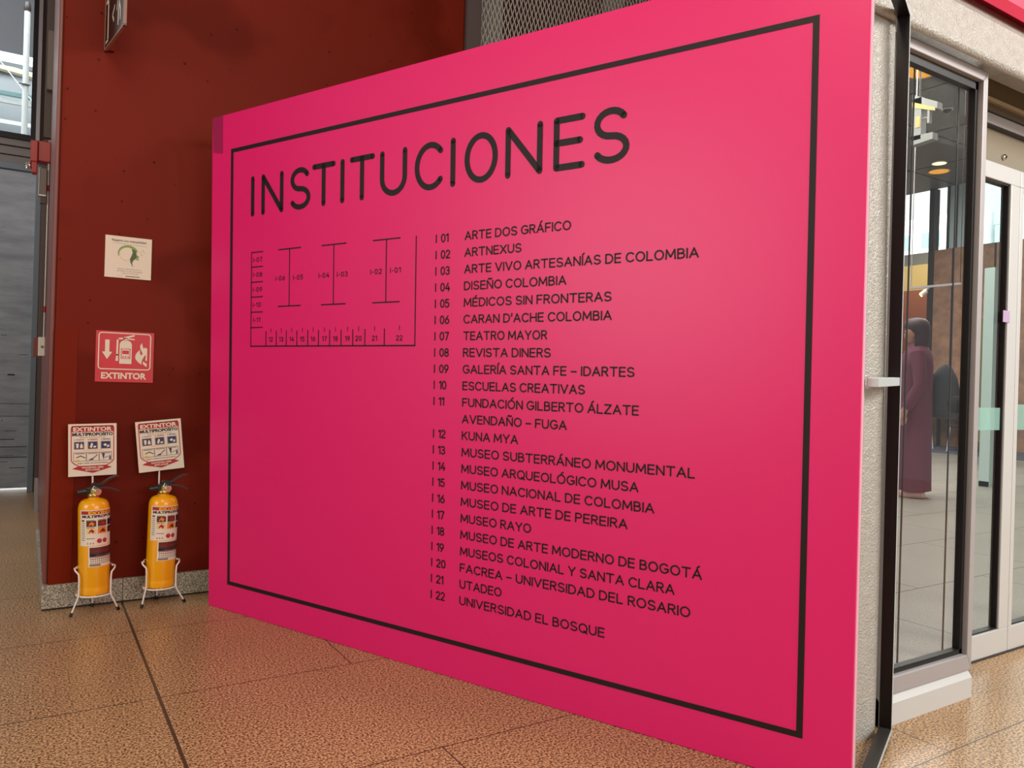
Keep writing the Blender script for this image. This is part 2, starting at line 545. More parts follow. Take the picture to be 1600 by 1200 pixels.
M['city_pale'] = mat('pale_facade', (238, 242, 240), .7)
M['city_teal'] = mat('teal_glass_facade', (150, 196, 200), .4)
M['curtain'] = mat('pale_blind', (176, 200, 204), .7)
M['yard_dark'] = mat('dark_soffit', (70, 70, 74), .7)
M['yard_mid'] = mat('grey_yard_wall', (156, 164, 168), .7)
M['white_pipe'] = mat('white_pipe', (228, 236, 236), .4)
M['cream_beam'] = mat('cream_beam', (222, 214, 176), .6)


def glass_mat(name, tint, refl=1.0):
    m = bpy.data.materials.new(name); m.use_nodes = True
    N, L = m.node_tree.nodes, m.node_tree.links
    N.clear()
    out = N.new('ShaderNodeOutputMaterial')
    tr = N.new('ShaderNodeBsdfTransparent'); tr.inputs['Color'].default_value = tint
    gl = N.new('ShaderNodeBsdfGlossy'); gl.inputs['Roughness'].default_value = 0.02
    # reflectance of a thin pane by viewing angle, the same from both sides
    lw_ = N.new('ShaderNodeLayerWeight'); lw_.inputs['Blend'].default_value = 0.5
    pw = N.new('ShaderNodeMath'); pw.operation = 'POWER'; pw.inputs[1].default_value = 5
    L.new(lw_.outputs['Facing'], pw.inputs[0])
    mu = N.new('ShaderNodeMath'); mu.operation = 'MULTIPLY_ADD'; mu.inputs[1].default_value = .95 * refl; mu.inputs[2].default_value = .04 * refl
    L.new(pw.outputs[0], mu.inputs[0])
    mx = N.new('ShaderNodeMixShader')
    L.new(mu.outputs[0], mx.inputs[0]); L.new(tr.outputs[0], mx.inputs[1]); L.new(gl.outputs[0], mx.inputs[2])
    L.new(mx.outputs[0], out.inputs['Surface'])
    return m


M['glass'] = glass_mat('clear_glass', (.965, .97, .965, 1))
M['glass_door'] = glass_mat('door_glass', (.93, .97, .96, 1))
fm = bpy.data.materials.new('frosted_teal_film'); fm.use_nodes = True
N_, L_ = fm.node_tree.nodes, fm.node_tree.links
N_.clear()
o_ = N_.new('ShaderNodeOutputMaterial'); d_ = N_.new('ShaderNodeBsdfDiffuse'); d_.inputs['Color'].default_value = lin(176, 214, 204)
t_ = N_.new('ShaderNodeBsdfTransparent'); t_.inputs['Color'].default_value = (.85, .95, .93, 1)
x_ = N_.new('ShaderNodeMixShader'); x_.inputs[0].default_value = .36
L_.new(t_.outputs[0], x_.inputs[1]); L_.new(d_.outputs[0], x_.inputs[2]); L_.new(x_.outputs[0], o_.inputs['Surface'])
M['teal_film'] = fm

WY = 3.739      # front of the red wall
FY = 1.355      # glazed front
DY = 1.528      # glass doors

# ------------------------------------------------------------------ setting
b = MB()
b.box((-6, -5, -.1), (1.9, 7.6, 0), M['floor'])
b.box((1.9, -5, -.1), (9, DY, 0), M['floor'])
struct(b.build('floor'))
b = MB()
b.box((1.9, DY, -.1), (19, 13, 0), M['floor_in'])
struct(b.build('floor_hall'))

b = MB()
b.box((.081, WY, .02), (1.969, 7.2, 4.6), M['red_wall'])
rw = struct(b.build('wall_red', bevel=.012))
b = MB()
b.box((.0815, WY - .0015, .10), (.165, WY, 1.171), M['red_patch'])
b.build('repainted_strip', rw)
b = MB()
b.box((.0625, WY + .02, .1), (.0815, 7.2, 4.6), M['pink_edge'])  # strip that paints the light on the red wall's side face
b.build('lit_side_face', rw, bevel=.006)
# granite skirting round the foot of the red wall
b = MB()
for x0, x1 in ((.0600, .361), (.3625, 1.0), (1.002, 1.9)):
    b.box((x0, WY - .018, .008), (x1, WY + .002, .104), M['granite'])
b.prism([(.0600, WY + .002, .008), (.080, WY + .002, .008), (.080, 5.06, .008), (.045, 5.06, .008)], (0, 0, .096), M['granite'])
b.box((.064, WY - .014, 0), (1.9, WY + .002, .008), M['granite_dark'])
struct(b.build('baseboard_red', bevel=.0015))

# far end of the passage: grey metal door under a black-framed window
YD = 7.42
d2 = struct(empty('door_2', (0, YD, 0)))
b = MB()
b.box((-2.2, YD, .038), (-.005, YD + .05, 2.60), M['metal_door'])
b.build('door_leaf', d2).location = (0, -YD, 0)
b = MB()
rnd = random.Random(3)
for z0, x0, x1, h in ((.20, -.13, -.02, .004), (.285, -.21, -.01, .006), (.37, -.2, -.015, .005), (.43, -.21, -.1, .006), (.62, -.21, 0, .003), (.50, -.17, -.09, .003), (.72, -.21, -.005, .003), (.95, -.16, -.11, .012), (.25, -.2, -.14, .003), (1.12, -.09, -.02, .003), (1.27, -.21, -.17, .004), (.58, -.19, -.185, .01), (.3, -.25, -.1, .003)):
    b.box((x0, YD - .0015, z0), (x1, YD, z0 + h), M['door_mark'])
b.build('scuff_marks', d2).location = (0, -YD, 0)
b = MB()
b.box((-.005, YD - .03, 0), (.036, YD + .08, 2.66), M['grey_frame'])
b.box((-2.3, YD - .02, 2.61), (.036, YD + .08, 2.66), M['grey_frame'])
b.build('door_frame', d2, bevel=.003).location = (0, -YD, 0)
b = MB()
b.box((-2.4, YD - .01, 2.66), (.08, YD + .1, 2.72), M['grey_lintel'])
b.box((-2.4, YD - .02, 2.725), (.08, YD + .1, 2.79), M['grey_lintel'])
b.box((-2.4, YD - .035, 2.795), (.08, YD + .1, 2.85), M['grey_lintel'])
struct(b.build('trim_1', bevel=.004))
w2 = struct(empty('window_2', (0, YD, 0)))
b = MB()
b.box((-2.4, YD - .05, 2.85), (-.015, YD + .05, 2.895), M['black'])
b.box((-.05, YD - .05, 2.895), (-.015, YD + .05, 4.6), M['black'])
b.build('window_frame', w2).location = (0, -YD, 0)
b = MB()
b.box((-2.4, YD, 2.895), (-.05, YD + .006, 4.6), M['glass'])
b.build('glass_pane', w2).location = (0, -YD, 0)
b = MB()
b.box((-.015, YD - .06, 2.85), (.012, YD + .05, 4.6), M['alu'])
b.build('frame_cover', w2).location = (0, -YD, 0)
b = MB()
b.box((.012, YD - .02, 0), (.3, YD + .1, 4.6), M['brown_strip'])
struct(b.build('wall_passage'))

b = MB()
b.box((-2.45, 4.3, 0), (-2.3, 7.5, 4.7), M['red_wall'])  # unseen wall, added to shade the passage
struct(b.build('wall_shade_left'))
b = MB()
b.box((-2.45, 4.3, 4.7), (.3, 7.5, 4.8), M['grey_lintel'])  # unseen ceiling, added to keep light off the passage floor
struct(b.build('ceiling_shade'))

# things fixed along the side of the red wall, beside the metal door
t = tag(empty('door_track', (.05, 6.4, 0)), 'brown-grey vertical door channel beside the grey metal door', 'channel')
b = MB()
b.box((.038, 6.36, .02), (.0625, 6.44, 4.3), M['brown_strip'])
b.build('channel', t).location = (-.05, -6.4, 0)
b = MB()
b.box((.040, 6.345, 0.0), (.066, 6.455, .24), M['alu'])
b.build('guide_shoe', t).location = (-.05, -6.4, 0)

t = tag(empty('cover_panel', (.06, 5.0, 2.5)), 'tall grey cover plate high on the wall edge above the red alarm box', 'cover')
b = MB()
b.box((.028, 5.0, 2.29), (.0625, 5.05, 3.25), M['brown_strip'])
b.build('back_channel', t).location = (-.06, -5, -2.5)
b = MB()
b.box((.036, 4.96, 2.545), (.0625, 5.0, 2.868), M['grey_box'])
b.build('cover_plate', t).location = (-.06, -5, -2.5)

t = tag(empty('alarm_box', (.04, 5.0, 2.2)), 'red alarm box with chrome knob beside the top of the metal door', 'alarm')
b = MB()
b.box((.004, 4.97, 2.147), (.0625, 5.06, 2.258), M['alarm_red'], bev=.003)
b.build('housing', t).location = (-.04, -5, -2.2)
b = MB()
b.box((-.032, 4.955, 2.135), (.004, 5.03, 2.254), M['alarm_red'], bev=.005)
b.box((-.024, 4.96, 2.076), (.002, 5.02, 2.14), M['alarm_red'], bev=.004)
b.build('lever_plate', t).location = (-.04, -5, -2.2)
b = MB()
b.lathe([(.002, -.02), (.013, -.016), (.017, 0), (.012, .012), (.005, .018)], M['chrome'], 16, M=Matrix.Translation((-.036, 4.99, 2.118)) @ Matrix.Rotation(R(-70), 4, 'Y'))
b.lathe([(.006, -.012), (.008, 0), (.003, .01)], M['chrome'], 12, M=Matrix.Translation((-.046, 4.975, 2.108)))
b.build('chrome_knob', t).location = (-.04, -5, -2.2)

t = tag(empty('conduit_pipe', (.057, 5.0, 1.18)), 'thin silver conduit pipe with red bands running down from the red alarm box', 'pipe')
b = MB()
b.tube([(.056, 5.0, 1.175), (.056, 5.0, 2.15)], .0066, M['pipe'], 12)
b.build('pipe', t).location = (-.057, -5, -1.18)
for z in (2.008, 1.337):
    b = MB()
    b.tube([(.056, 5, z - .017), (.056, 5, z + .017)], .0082, M['alarm_red'], 12)
    b.build('red_band', t).location = (-.057, -5, -1.18)

t = tag(empty('junction_box', (.055, 5.0, 1.13)), 'small white junction box at the lower end of the silver conduit pipe', 'box')
b = MB()
b.box((.030, 4.965, 1.078), (.0625, 5.04, 1.182), M['white_paint'], bev=.003)
b.build('box_body', t).location = (-.055, -5, -1.13)
b = MB()
b.tube([(.050, 4.963, 1.128), (.050, 4.968, 1.128)], .0075, M['print_grey'], 16)
b.build('key_lock', t).location = (-.055, -5, -1.13)
b = MB()
b.box((.007, 4.985, 1.072), (.030, 5.03, 1.18), M['pink_edge'], bev=.002)
b.build('pink_side_tab', t).location = (-.055, -5, -1.13)
t = tag(empty('control_box', (.04, 5.0, 2.0)), 'slim grey box with a white lower edge hanging under the red alarm box', 'box')
b = MB()
b.box((.013, 4.97, 1.965), (.047, 5.02, 2.11), M['grey_box'], bev=.002)
b.build('box_body', t).location = (-.04, -5, -2)
b = MB()
b.box((.012, 4.968, 1.957), (.047, 5.022, 1.965), M['white_paint'])
b.box((.010, 4.968, 1.957), (.013, 5.022, 2.11), M['white_paint'])
b.build('white_edge', t).location = (-.04, -5, -2)
b = MB()
b.box((.020, 4.98, 1.92), (.046, 5.02, 1.957), M['brown_strip'])
b.box((.026, 4.99, 1.19), (.046, 5.02, 1.92), M['brown_strip'])
b.build('cable_duct', t).location = (-.04, -5, -2)

# what is seen through the window above the metal door
b = MB()
b.box((-5, 7.6, -.1), (2, 18, 0), mat('white_paving', (232, 236, 238), .6))
struct(b.build('floor_yard'))
b = MB()
b.box((-5, 12.5, 0), (1.5, 12.6, 5.30), M['yard_mid'])
b.box((-5, 12.4, 5.0), (1.5, 12.6, 9.2), M['yard_dark'])
struct(b.build('wall_yard'))
b = MB()
b.tube([(-.118, 9.2, 0), (-.118, 9.2, 4.60)], .027, M['white_pipe'], 16)
pp = tag(b.build('rain_pipe'), 'white vertical pipe outside the window above the metal door', 'pipe')
b = MB()
b.lathe([(.030, 0), (.034, .02), (.032, .06), (.022, .09)], M['steel_dark'], 16, c=(-.118, 9.2, 4.60))
b.build('pipe_cap', pp)
b = MB()
b.tube([(-.175, 9.17, 3.86), (-.075, 9.17, 3.86)], .006, M['steel_dark'], 8)
b.lathe([(.030, -.008), (.030, .008)], M['steel_dark'], 16, c=(-.118, 9.2, 3.86))
b.build('pipe_clamp', pp)
b = MB()
b.box((-5, 11.2, 4.72), (1.5, 11.35, 4.835), M['white_pipe'])
tag(b.build('white_beam'), 'white horizontal roof beam behind the white pipe', 'beam')
b = MB()
b.prism([(-5, 11.6, 5.26), (1.5, 11.6, 4.63), (1.5, 11.6, 4.57), (-5, 11.6, 5.20)], (0, .1, 0), M['cream_beam'])
tag(b.build('cream_beam'), 'sloping cream roof beam below the white beam', 'beam')
b = MB()
for z in (3.95, 4.16, 4.43, 4.53):
    b.box((-5, 11.9, z), (1.5, 11.96, z + .05), M['city_teal'] if z > 4.5 else M['white_pipe'])
tag(b.build('roof_rails'), 'pale horizontal rails low behind the white pipe', 'rail')
b = MB()
b.tube([(-1.1, 10.5, 5.36), (.2, 10.5, 3.77)], .006, M['white_pipe'], 8)
tag(b.build('stay_cable'), 'thin white diagonal stay cable behind the white pipe', 'cable')

# ------------------------------------------------------------------ expanded metal screen above the pink panel
b = MB()
b.box((1.969, WY - .02, 2.5), (2.058, WY + .08, 4.6), M['mullion_brown'])
b.box((2.058, WY - .004, 2.5), (2.066, WY + .02, 4.6), M['alu'])
struct(b.build('trim_2'))
b = MB()
px_, pz_ = .029, .074
mm = M['mesh']
z0, z1 = 2.80, 3.90
x0, x1 = 2.066, 4.0
nx = int((x1 - x0) / px_); nz_ = int((z1 - z0) / pz_)
for i in range(nx):
    for j in range(nz_ * 2):
        xa = x0 + i * px_ + (px_ / 2 if j % 2 else 0)
        za = z0 + j * pz_ / 2
        for sgn in (-1, 1):
            p = Vector((xa, WY, za)); q = Vector((xa + sgn * px_ / 2, WY + .007 * sgn, za + pz_ / 2))
            dx = Vector((.0030 if sgn > 0 else .0014, 0, .0010))
            dy = Vector((0, .0045, 0))
            b.add([p - dx, p + dx, q + dx, q - dx, p - dx + dy, p + dx + dy, q + dx + dy, q - dx + dy],
                  [(0, 1, 2, 3), (7, 6, 5, 4), (0, 3, 7, 4), (1, 5, 6, 2)], mm)
tag(b.build('mesh_screen'), 'expanded metal mesh screen above the top edge of the pink panel', 'screen')
b = MB()
b.box((2.0, 3.95, 2.4), (2.33, 4.05, 4.7), M['gallery_pale'])
tag(b.build('pale_post'), 'pale grey post behind the left end of the metal mesh', 'post')
b = MB()
b.box((2.33, 4.3, 2.4), (3.35, 4.4, 4.8), M['gallery_red'])
b.box((3.55, 4.3, 2.4), (6.0, 4.4, 4.8), M['gallery_red'])
b.box((3.35, 4.32, 2.4), (3.55, 4.4, 4.8), M['gallery_pale'])
b.box((2.0, 4.45, 2.3), (6.0, 4.5, 4.9), M['gallery_dark'])
struct(b.build('wall_gallery'))
b = MB()
b.box((3.78, 4.2, 2.4), (3.83, 4.25, 4.8), M['gallery_dark'])
tag(b.build('dark_post'), 'thin dark post behind the right part of the metal mesh', 'post')
b = MB()
b.box((3.95, 4.2, 2.4), (4.12, 4.25, 4.8), M['gallery_pale'])
tag(b.build('pale_strip'), 'narrow pale strip behind the far right of the metal mesh', 'post')

# ------------------------------------------------------------------ glazed entrance front: column, beam, side window, doors
b = MB()
cr = .035
pts = [(1.86, 1.33), (2.11, 1.33)] + [(2.11 + cr * math.sin(R(a)), 1.33 + cr - cr * math.cos(R(a))) for a in range(15, 91, 15)] + [(2.145, 1.75), (1.86, 1.75)]
b.prism([(x, y, 0) for x, y in pts], (0, 0, 2.25), M['concrete'])
struct(b.build('wall_column'))
b = MB()
br = .018
prof = [(1.30, 2.215), (1.30, 2.085 + br)] + [(1.30 + br - br * math.cos(R(a)), 2.085 + br - br * math.sin(R(a))) for a in range(15, 91, 15)] + [(1.43, 2.132), (1.43, 2.29), (1.342, 2.29)]
b.prism([(1.55, y, z) for y, z in prof], (6.0, 0, 0), M['concrete'])
struct(b.build('wall_beam'))
b = MB()
b.prism([(2.3, y, z) for y, z in ((1.345, 2.308), (1.285, 2.252), (1.262, 2.272), (1.262, 3.0), (1.40, 3.0), (1.40, 2.308))], (5.0, 0, 0), M['fascia'])
tag(b.build('pink_fascia'), 'pink fascia board above the concrete beam over the glass doors', 'fascia')
b = MB()
b.box((2.2, 1.44, 2.30), (7.3, 1.6, 4.7), M['gallery_dark'])
struct(b.build('wall_upper'))

w1 = struct(empty('window_1', (2.45, FY, 0)))
def P(o, q): o.location = (-q[0], -q[1], -q[2]); return o
b = MB()
FR = M['alu']
# frame: mitred top rail and right stile, left stile, bottom rail
b.prism([(2.20, FY, 2.093), (2.695, FY, 2.093), (2.668, FY, 2.057), (2.20, FY, 2.057)], (0, .05, 0), FR)
b.prism([(2.696, FY, 2.0935), (2.696, FY, .088), (2.668, FY, .143), (2.668, FY, 2.0565)], (0, .05, 0), FR)
b.prism([(2.20, FY, .09), (2.696, FY, .09), (2.668, FY, .142), (2.20, FY, .142)], (0, .05, 0), FR)
b.box((2.18, FY, .0), (2.215, FY + .05, 2.093), FR)
P(b.build('window_frame', w1, bevel=.0025), (2.45, FY, 0))
b = MB()
b.prism([(2.18, y, z) for y, z in ((FY - .006, 0), (FY - .006, .066), (FY + .01, .088), (FY + .14, .088), (FY + .14, 0))], (.51, 0, 0), M['alu_white'])
P(b.build('plinth', w1), (2.45, FY, 0))
b = MB()
for a, c in (((2.215, FY + .018, .142), (2.235, FY + .042, 2.057)), ((2.652, FY + .018, .142), (2.668, FY + .042, 2.057)), ((2.215, FY + .018, 2.03), (2.668, FY + .042, 2.057)), ((2.215, FY + .018, .142), (2.668, FY + .042, .158))):
    b.box(a, c, M['black'])
P(b.build('gasket', w1), (2.45, FY, 0))
b = MB()
b.box((2.22, FY + .028, .15), (2.665, FY + .034, 2.05), M['glass'])
P(b.build('glass_pane', w1), (2.45, FY, 0))
b = MB()
b.box((2.541, FY + .165, .0), (2.546, FY + .169, 2.14), M['steel_dark'])
P(b.build('inner_glass_edge', w1), (2.45, FY, 0))
b = MB()
b.box((2.823, FY + .165, .0), (2.828, FY + .169, 2.14), M['steel_dark'])
P(b.build('inner_glass_edge', w1), (2.45, FY, 0))

d1 = struct(empty('door_1', (3.3, DY, 0)))
Q = (3.3, DY, 0)
b = MB()
b.box((2.975, DY, 2.135), (5.0, DY + .04, 2.36), M['beige_panel'])
b.box((2.975, DY - .01, 2.128), (5.0, DY + .03, 2.136), M['white_paint'])
b.box((2.975, DY, 2.068), (5.0, DY + .04, 2.128), M['beige_panel'])
b.box((2.975, DY - .022, 2.028), (5.0, DY + .05, 2.066), M['alu'])
b.box((2.975, DY - .026, 2.066), (5.0, DY + .03, 2.070), M['black'])
b.box((2.975, DY - .018, 2.022), (5.0, DY + .03, 2.028), M['black'])
P(b.build('transom', d1), Q)
b = MB()
b.box((2.975, DY, 1.86), (5.0, DY + .04, 2.022), M['beige_panel'])
P(b.build('header_panel', d1), Q)
b = MB()
b.lathe([(.002, 0), (.011, .002), (.011, .008), (.004, .01)], M['chrome'], 20, M=Matrix.Translation((3.163, DY, 1.931)) @ Matrix.Rotation(R(90), 4, 'X'))
b.lathe([(.0045, .008), (.0045, .014)], M['black'], 12, M=Matrix.Translation((3.163, DY, 1.931)) @ Matrix.Rotation(R(90), 4, 'X'))
P(b.build('door_sensor', d1), Q)
LW = M['alu_white']
for xa, xb, gxa, gxb in ((2.975, 3.297, 3.03, 3.227), (3.30, 3.95, 3.328, 3.86)):
    b = MB()
    b.box((xa, DY - .004, .004), (xb, DY + .036, .098), LW)
    b.box((xa, DY - .004, 1.836), (xb, DY + .036, 1.90), LW)
    b.box((xa, DY - .004, .098), (gxa, DY + .036, 1.836), LW)
    b.box((gxb, DY - .004, .098), (xb, DY + .036, 1.836), LW)
    lf = P(b.build('door_leaf', d1, bevel=.003), Q)
    b = MB()
    b.box((gxa - .002, DY + .014, .096), (gxb + .002, DY + .020, 1.838), M['glass_door'])
    b.build('glass_pane', lf)
    b = MB()
    for a, c in (((gxa, DY + .004, .098), (gxa + .005, DY + .03, 1.836)), ((gxb - .007, DY + .004, .098), (gxb, DY + .03, 1.836)), ((gxa, DY + .004, .098), (gxb, DY + .03, .104)), ((gxa, DY + .004, 1.829), (gxb, DY + .03, 1.836))):
        b.box(a, c, M['black'])
    b.build('gasket', lf)
    b = MB()
    b.box((gxa + .007, DY + .0105, .876), (gxb - .008, DY + .0115, .963 if xa < 3.1 else .978), M['teal_film'])
    b.build('frosted_film_strip', lf)
b = MB()
b.box((3.187, DY - .006, 1.297), (3.238, DY - .0045, 1.342), mat('lilac_sticker', (186, 160, 196), .5))
P(b.build('lilac_sticker', d1), Q)
b = MB()
b.box((2.975, DY - .01, 0), (5.0, DY + .05, .004), M['steel_dark'])
P(b.build('threshold', d1), Q)

# ------------------------------------------------------------------ hall behind the glass
b = MB()
b.box((15.6, 3.0, 0), (15.8, 8.85, 3.985), M['cork'])
for y in (8.40, 7.6, 6.8):
    b.box((15.592, y, 0), (15.602, y + .035, 3.985), M['steel_dark'])
struct(b.build('wall_right'))
b = MB()
b.box((18.4, 9.6, 0), (18.6, 13, 3.6), M['orange_brown'])
b.box((18.4, 9.6, 3.6), (18.6, 13, 4.22), M['ochre'])
b.box((18.4, 9.6, 4.22), (18.6, 13, 4.50), M['grey_ceiling'])
b.box((16, 12.9, 0), (18.4, 13, 4.5), M['orange_brown'])
struct(b.build('wall_recess'))
b = MB()
b.box((15.55, 8.80, 0), (15.75, 8.90, 5.25), M['steel_dark'])
struct(b.build('trim_3'))
w3 = struct(empty('window_3', (15.6, 7, 4)))
b = MB()
for y in (8.52, 8.36, 6.3):
    b.box((15.6, y, 3.985), (15.68, y + .05, 5.25), M['steel_dark'])
P(b.build('window_frame', w3), (15.6, 7, 4))
b = MB()
b.box((15.62, 8.41, 3.985), (15.66, 8.52, 5.25), M['curtain'])
b.box((15.62, 8.22, 3.985), (15.66, 8.36, 5.25), M['curtain'])
b.box((15.62, 7.30, 3.985), (15.66, 7.46, 5.25), M['curtain'])
P(b.build('blind', w3), (15.6, 7, 4))
b = MB()
b.box((15.635, 3.0, 3.985), (15.642, 12.9, 5.25), M['glass'])
P(b.build('glass_pane', w3), (15.6, 7, 4))
b = MB()
b.box((2.0, 1.60, 5.25), (15.65, 13, 5.35), M['grey_ceiling'])
for x in (7.2, 8.7, 10.4, 12.2, 14.0):
    b.box((x, 1.6, 5.246), (x + .02, 13, 5.25), M['gallery_dark'])
for y in (4.2, 5.6, 7.0, 8.4):
    b.box((2, y, 5.246), (16, y + .02, 5.25), M['gallery_dark'])
struct(b.build('ceiling_hall'))

# skyline outside the far windows
for i, (x, y0, y1, h, m) in enumerate(((60, 30.5, 38, 15.2, 'city_pale'), (60, 27.0, 29.4, 16.2, 'city_teal'), (58, 22, 26.8, 17.2, 'city_pale'))):
    t = tag(empty('city_building', (x, (y0 + y1) / 2, 0)), ('pale pink-white building outside the far windows, left of the mullion', 'teal glass building outside the far windows, right of the mullion', 'pale building with a teal top outside the right end of the far windows')[i], 'building')
    b = MB(); b.box((0, y0 - (y0 + y1) / 2, 0), (8, y1 - (y0 + y1) / 2, h), M[m]); b.build('facade', t)
    for k in range(3):
        b = MB()
        b.box((-.05, y0 - (y0 + y1) / 2 + .4 + k * (y1 - y0) / 3, h - 2.4), (0, y0 - (y0 + y1) / 2 + .4 + k * (y1 - y0) / 3 + (y1 - y0) / 5, h - 1.2), M['city_teal'])
        b.build('window', t)

def lamp(loc, sx, sy, label, m1, m2):  # also draws the two amber reflections as glowing discs
    t = tag(empty('ceiling_light_or_reflection', loc), label, 'lamp')
    S = Matrix.Diagonal((sx, sy, 1, 1))
    b = MB(); b.lathe([(1.0, -.012), (1.15, -.012), (1.15, 0), (1.0, 0), (1.0, -.012)], m2, 28, M=S, caps=False); b.build('trim_ring', t)
    b = MB(); b.lathe([(.98, -.010), (.98, 0)], m1, 28, M=S); b.build('diffuser', t)
lamp((13.9, 7.8, 5.246), .115, .115, 'bright round downlight in the grey ceiling behind the side window', M['lamp_on'], M['white_paint'])
lamp((14.4, 8.08, 5.246), .17, .17, 'amber halo just beyond the bright downlight, drawn as a glowing disc in the grey ceiling', M['amber_reflection'], M['ochre'])  # halo of the bright downlight modelled as a disc
lamp((9.75, 5.78, 5.246), .24, .17, 'blurred amber downlight reflection at the top left corner of the side window, drawn as a glowing disc', M['amber_reflection'], M['ochre'])  # downlight reflection modelled as a glowing disc
t = tag(empty('ceiling_camera', (11.36, 6.28, 5.246)), 'small dark dome camera on the grey ceiling behind the glass', 'camera')
b = MB(); b.lathe([(.075, -.016), (.08, -.008), (.075, 0)], M['white_paint'], 24); b.build('base_ring', t)
b = MB(); b.lathe([(.006, -.062), (.03, -.058), (.052, -.04), (.062, -.016)], M['black_gloss'], 24); b.build('dome', t)
t = tag(empty('hanging_frame', (8.0, 4.70, 3.7)), 'white and yellow C-shaped frame hanging from the ceiling behind the side window', 'fixture')
b = MB()
b.prism([(0, .1, .55), (0, -.17, .40), (0, -.17, .33), (0, .1, .45)], (.1, 0, 0), M['gallery_pale'])
b.prism([(0, .1, .10), (0, -.13, .09), (0, -.13, .02), (0, .1, .0)], (.1, 0, 0), M['gallery_pale'])
b.box((0, .0, .05), (.1, .1, .5), M['gallery_pale'])
b.build('frame', t)
b = MB()
b.prism([(-.004, .1, .47), (-.004, -.15, .345), (-.004, -.15, .31), (-.004, .1, .41)], (.004, 0, 0), M['ochre'])
b.box((-.004, .01, .18), (0, .06, .30), M['ochre'])
b.build('yellow_strip', t)
b = MB(); b.tube([(.05, .05, .5), (.05, .05, 1.546)], .008, M['steel_dark'], 8); b.build('hanging_rod', t)
b = MB(); b.box((.0, -.09, .2), (.05, -.065, .34), M['gallery_pale']); b.tube([(.025, -.065, .27), (.025, .01, .27)], .008, M['gallery_pale'], 8); b.build('side_block', t)

# track light on a rail
t = tag(empty('track_light', (9.0, 5.25, 2.30)), 'thin pale track rail with a small white spotlight behind the side window', 'lamp')
b = MB(); b.box((-.02, -.50, -.012), (.02, .12, .012), M['alu']); b.build('rail', t)
b = MB(); b.tube([(0, -.12, -.012), (-.02, -.08, -.06)], .012, M['alu'], 10); b.tube([(-.02, -.10, -.05), (-.06, -.06, -.1)], .028, M['white_paint'], 14); b.build('spot_head', t)
b = MB(); b.tube([(-.062, -.058, -.102), (-.063, -.057, -.103)], .024, M['lamp_on'], 14); b.build('lens', t)
b = MB(); b.tube([(0, .1, 0), (0, .1, 2.946)], .006, M['alu'], 8); b.tube([(0, -.48, 0), (0, -.48, 2.946)], .004, M['steel_dark'], 8); b.build('drop_rod', t)

# table, chairs, boards in the hall
def table(loc, label):
    t = tag(empty('bar_table', loc), label, 'table')
    b = MB(); b.box((-.4, -1.1, .80), (.4, .35, .835), M['table_top']); b.build('tabletop', t)
    b = MB(); b.box((-.36, -1.06, .72), (.36, .31, .80), M['dark_metal']); b.build('apron', t)
    for x in (-.36, .33):
        for y in (-1.06, .26):
            b = MB(); b.box((x, y, 0), (x + .05, y + .05, .72), M['dark_metal']); b.build('leg', t)
table((15.1, 8.25, 0), 'dark-legged table with a cream top against the brown wall')
def chair(loc, rz, label):
    t = tag(empty('chair', loc, (0, 0, rz)), label, 'chair')
    b = MB(); b.box((-.22, -.22, .45), (.22, .22, .50), M['dark_metal'], bev=.015); b.build('seat', t)
    b = MB(); b.box((-.21, .19, .58), (.21, .22, .82), M['dark_metal'], bev=.012); b.build('backrest', t)
    for x in (-.19, .19):
        for y in (-.19, .2):
            b = MB(); b.tube([(x, y, .46), (x * 1.15, y * 1.2, 0)], .014, M['steel_pale'], 8); b.build('leg', t)
            if y > 0:
                b = MB(); b.tube([(x, y, .49), (x, y + .01, .60)], .012, M['dark_metal'], 8); b.build('back_post', t)
chair((14.4, 7.45, 0), R(95), 'dark chair with pale thin legs in front of the cream-topped table')
chair((14.3, 8.35, 0), R(80), 'dark chair behind the slate backpack, left of the table')
t = tag(empty('floor_rug', (14.6, 7.3, 0)), 'blue-grey floor rug under the table by the brown wall', 'rug')
b = MB(); b.box((-.9, -2.2, 0), (.95, 1.5, .012), M['dark_blue']); b.build('rug_pile', t)
t = tag(empty('exhibition_board', (9.3, 4.52, 0)), 'tall pink and tan exhibition board with a mint edge seen through the door glass', 'board')
b = MB(); b.box((-.03, -.05, .0), (.17, .05, 1.3), M['banner_tan']); b.box((-.03, -.05, 1.3), (.17, .05, 2.47), M['banner_pink']); b.build('board_face', t)
b = MB(); b.box((-.16, -.055, 0), (-.03, .055, 2.47), M['banner_mint']); b.box((-.16, -.058, 0), (.17, .058, .06), M['banner_mint']); b.build('mint_edge', t)
t = tag(empty('display_board', (12.0, 5.9, 0)), 'olive display board standing behind the mullion of the glass front', 'board')
b = MB(); b.box((0, -.25, .35), (.06, .36, 2.18), M['olive']); b.build('board_face', t)
for y in (-.2, .25):
    b = MB(); b.box((0, y, 0), (.06, y + .05, .35), M['steel_dark']); b.build('foot_post', t)

# ------------------------------------------------------------------ person with backpack in the hall
pr = tag(empty('person', (7.45, 4.34, 0), (0, 0, R(30))), 'person in a long maroon coat standing beyond the side window, seen from the side', 'person')
def skinned(name, verts, edges, m, parent, sub=2, root=0):
    me = bpy.data.meshes.new(name)
    me.from_pydata([v[:3] for v in verts], [], edges)
    me.materials.append(m)
    o = link(name, me, parent)
    md = o.modifiers.new('skin', 'SKIN')
    for k, sv in enumerate(me.skin_vertices[0].data):
        rr = verts[k][3]
        sv.radius = rr if isinstance(rr, tuple) else (rr, rr)
        sv.use_root = (k == root)
    md.use_smooth_shade = True
    sb = o.modifiers.new('sub', 'SUBSURF'); sb.levels = sub; sb.render_levels = sub
    return o
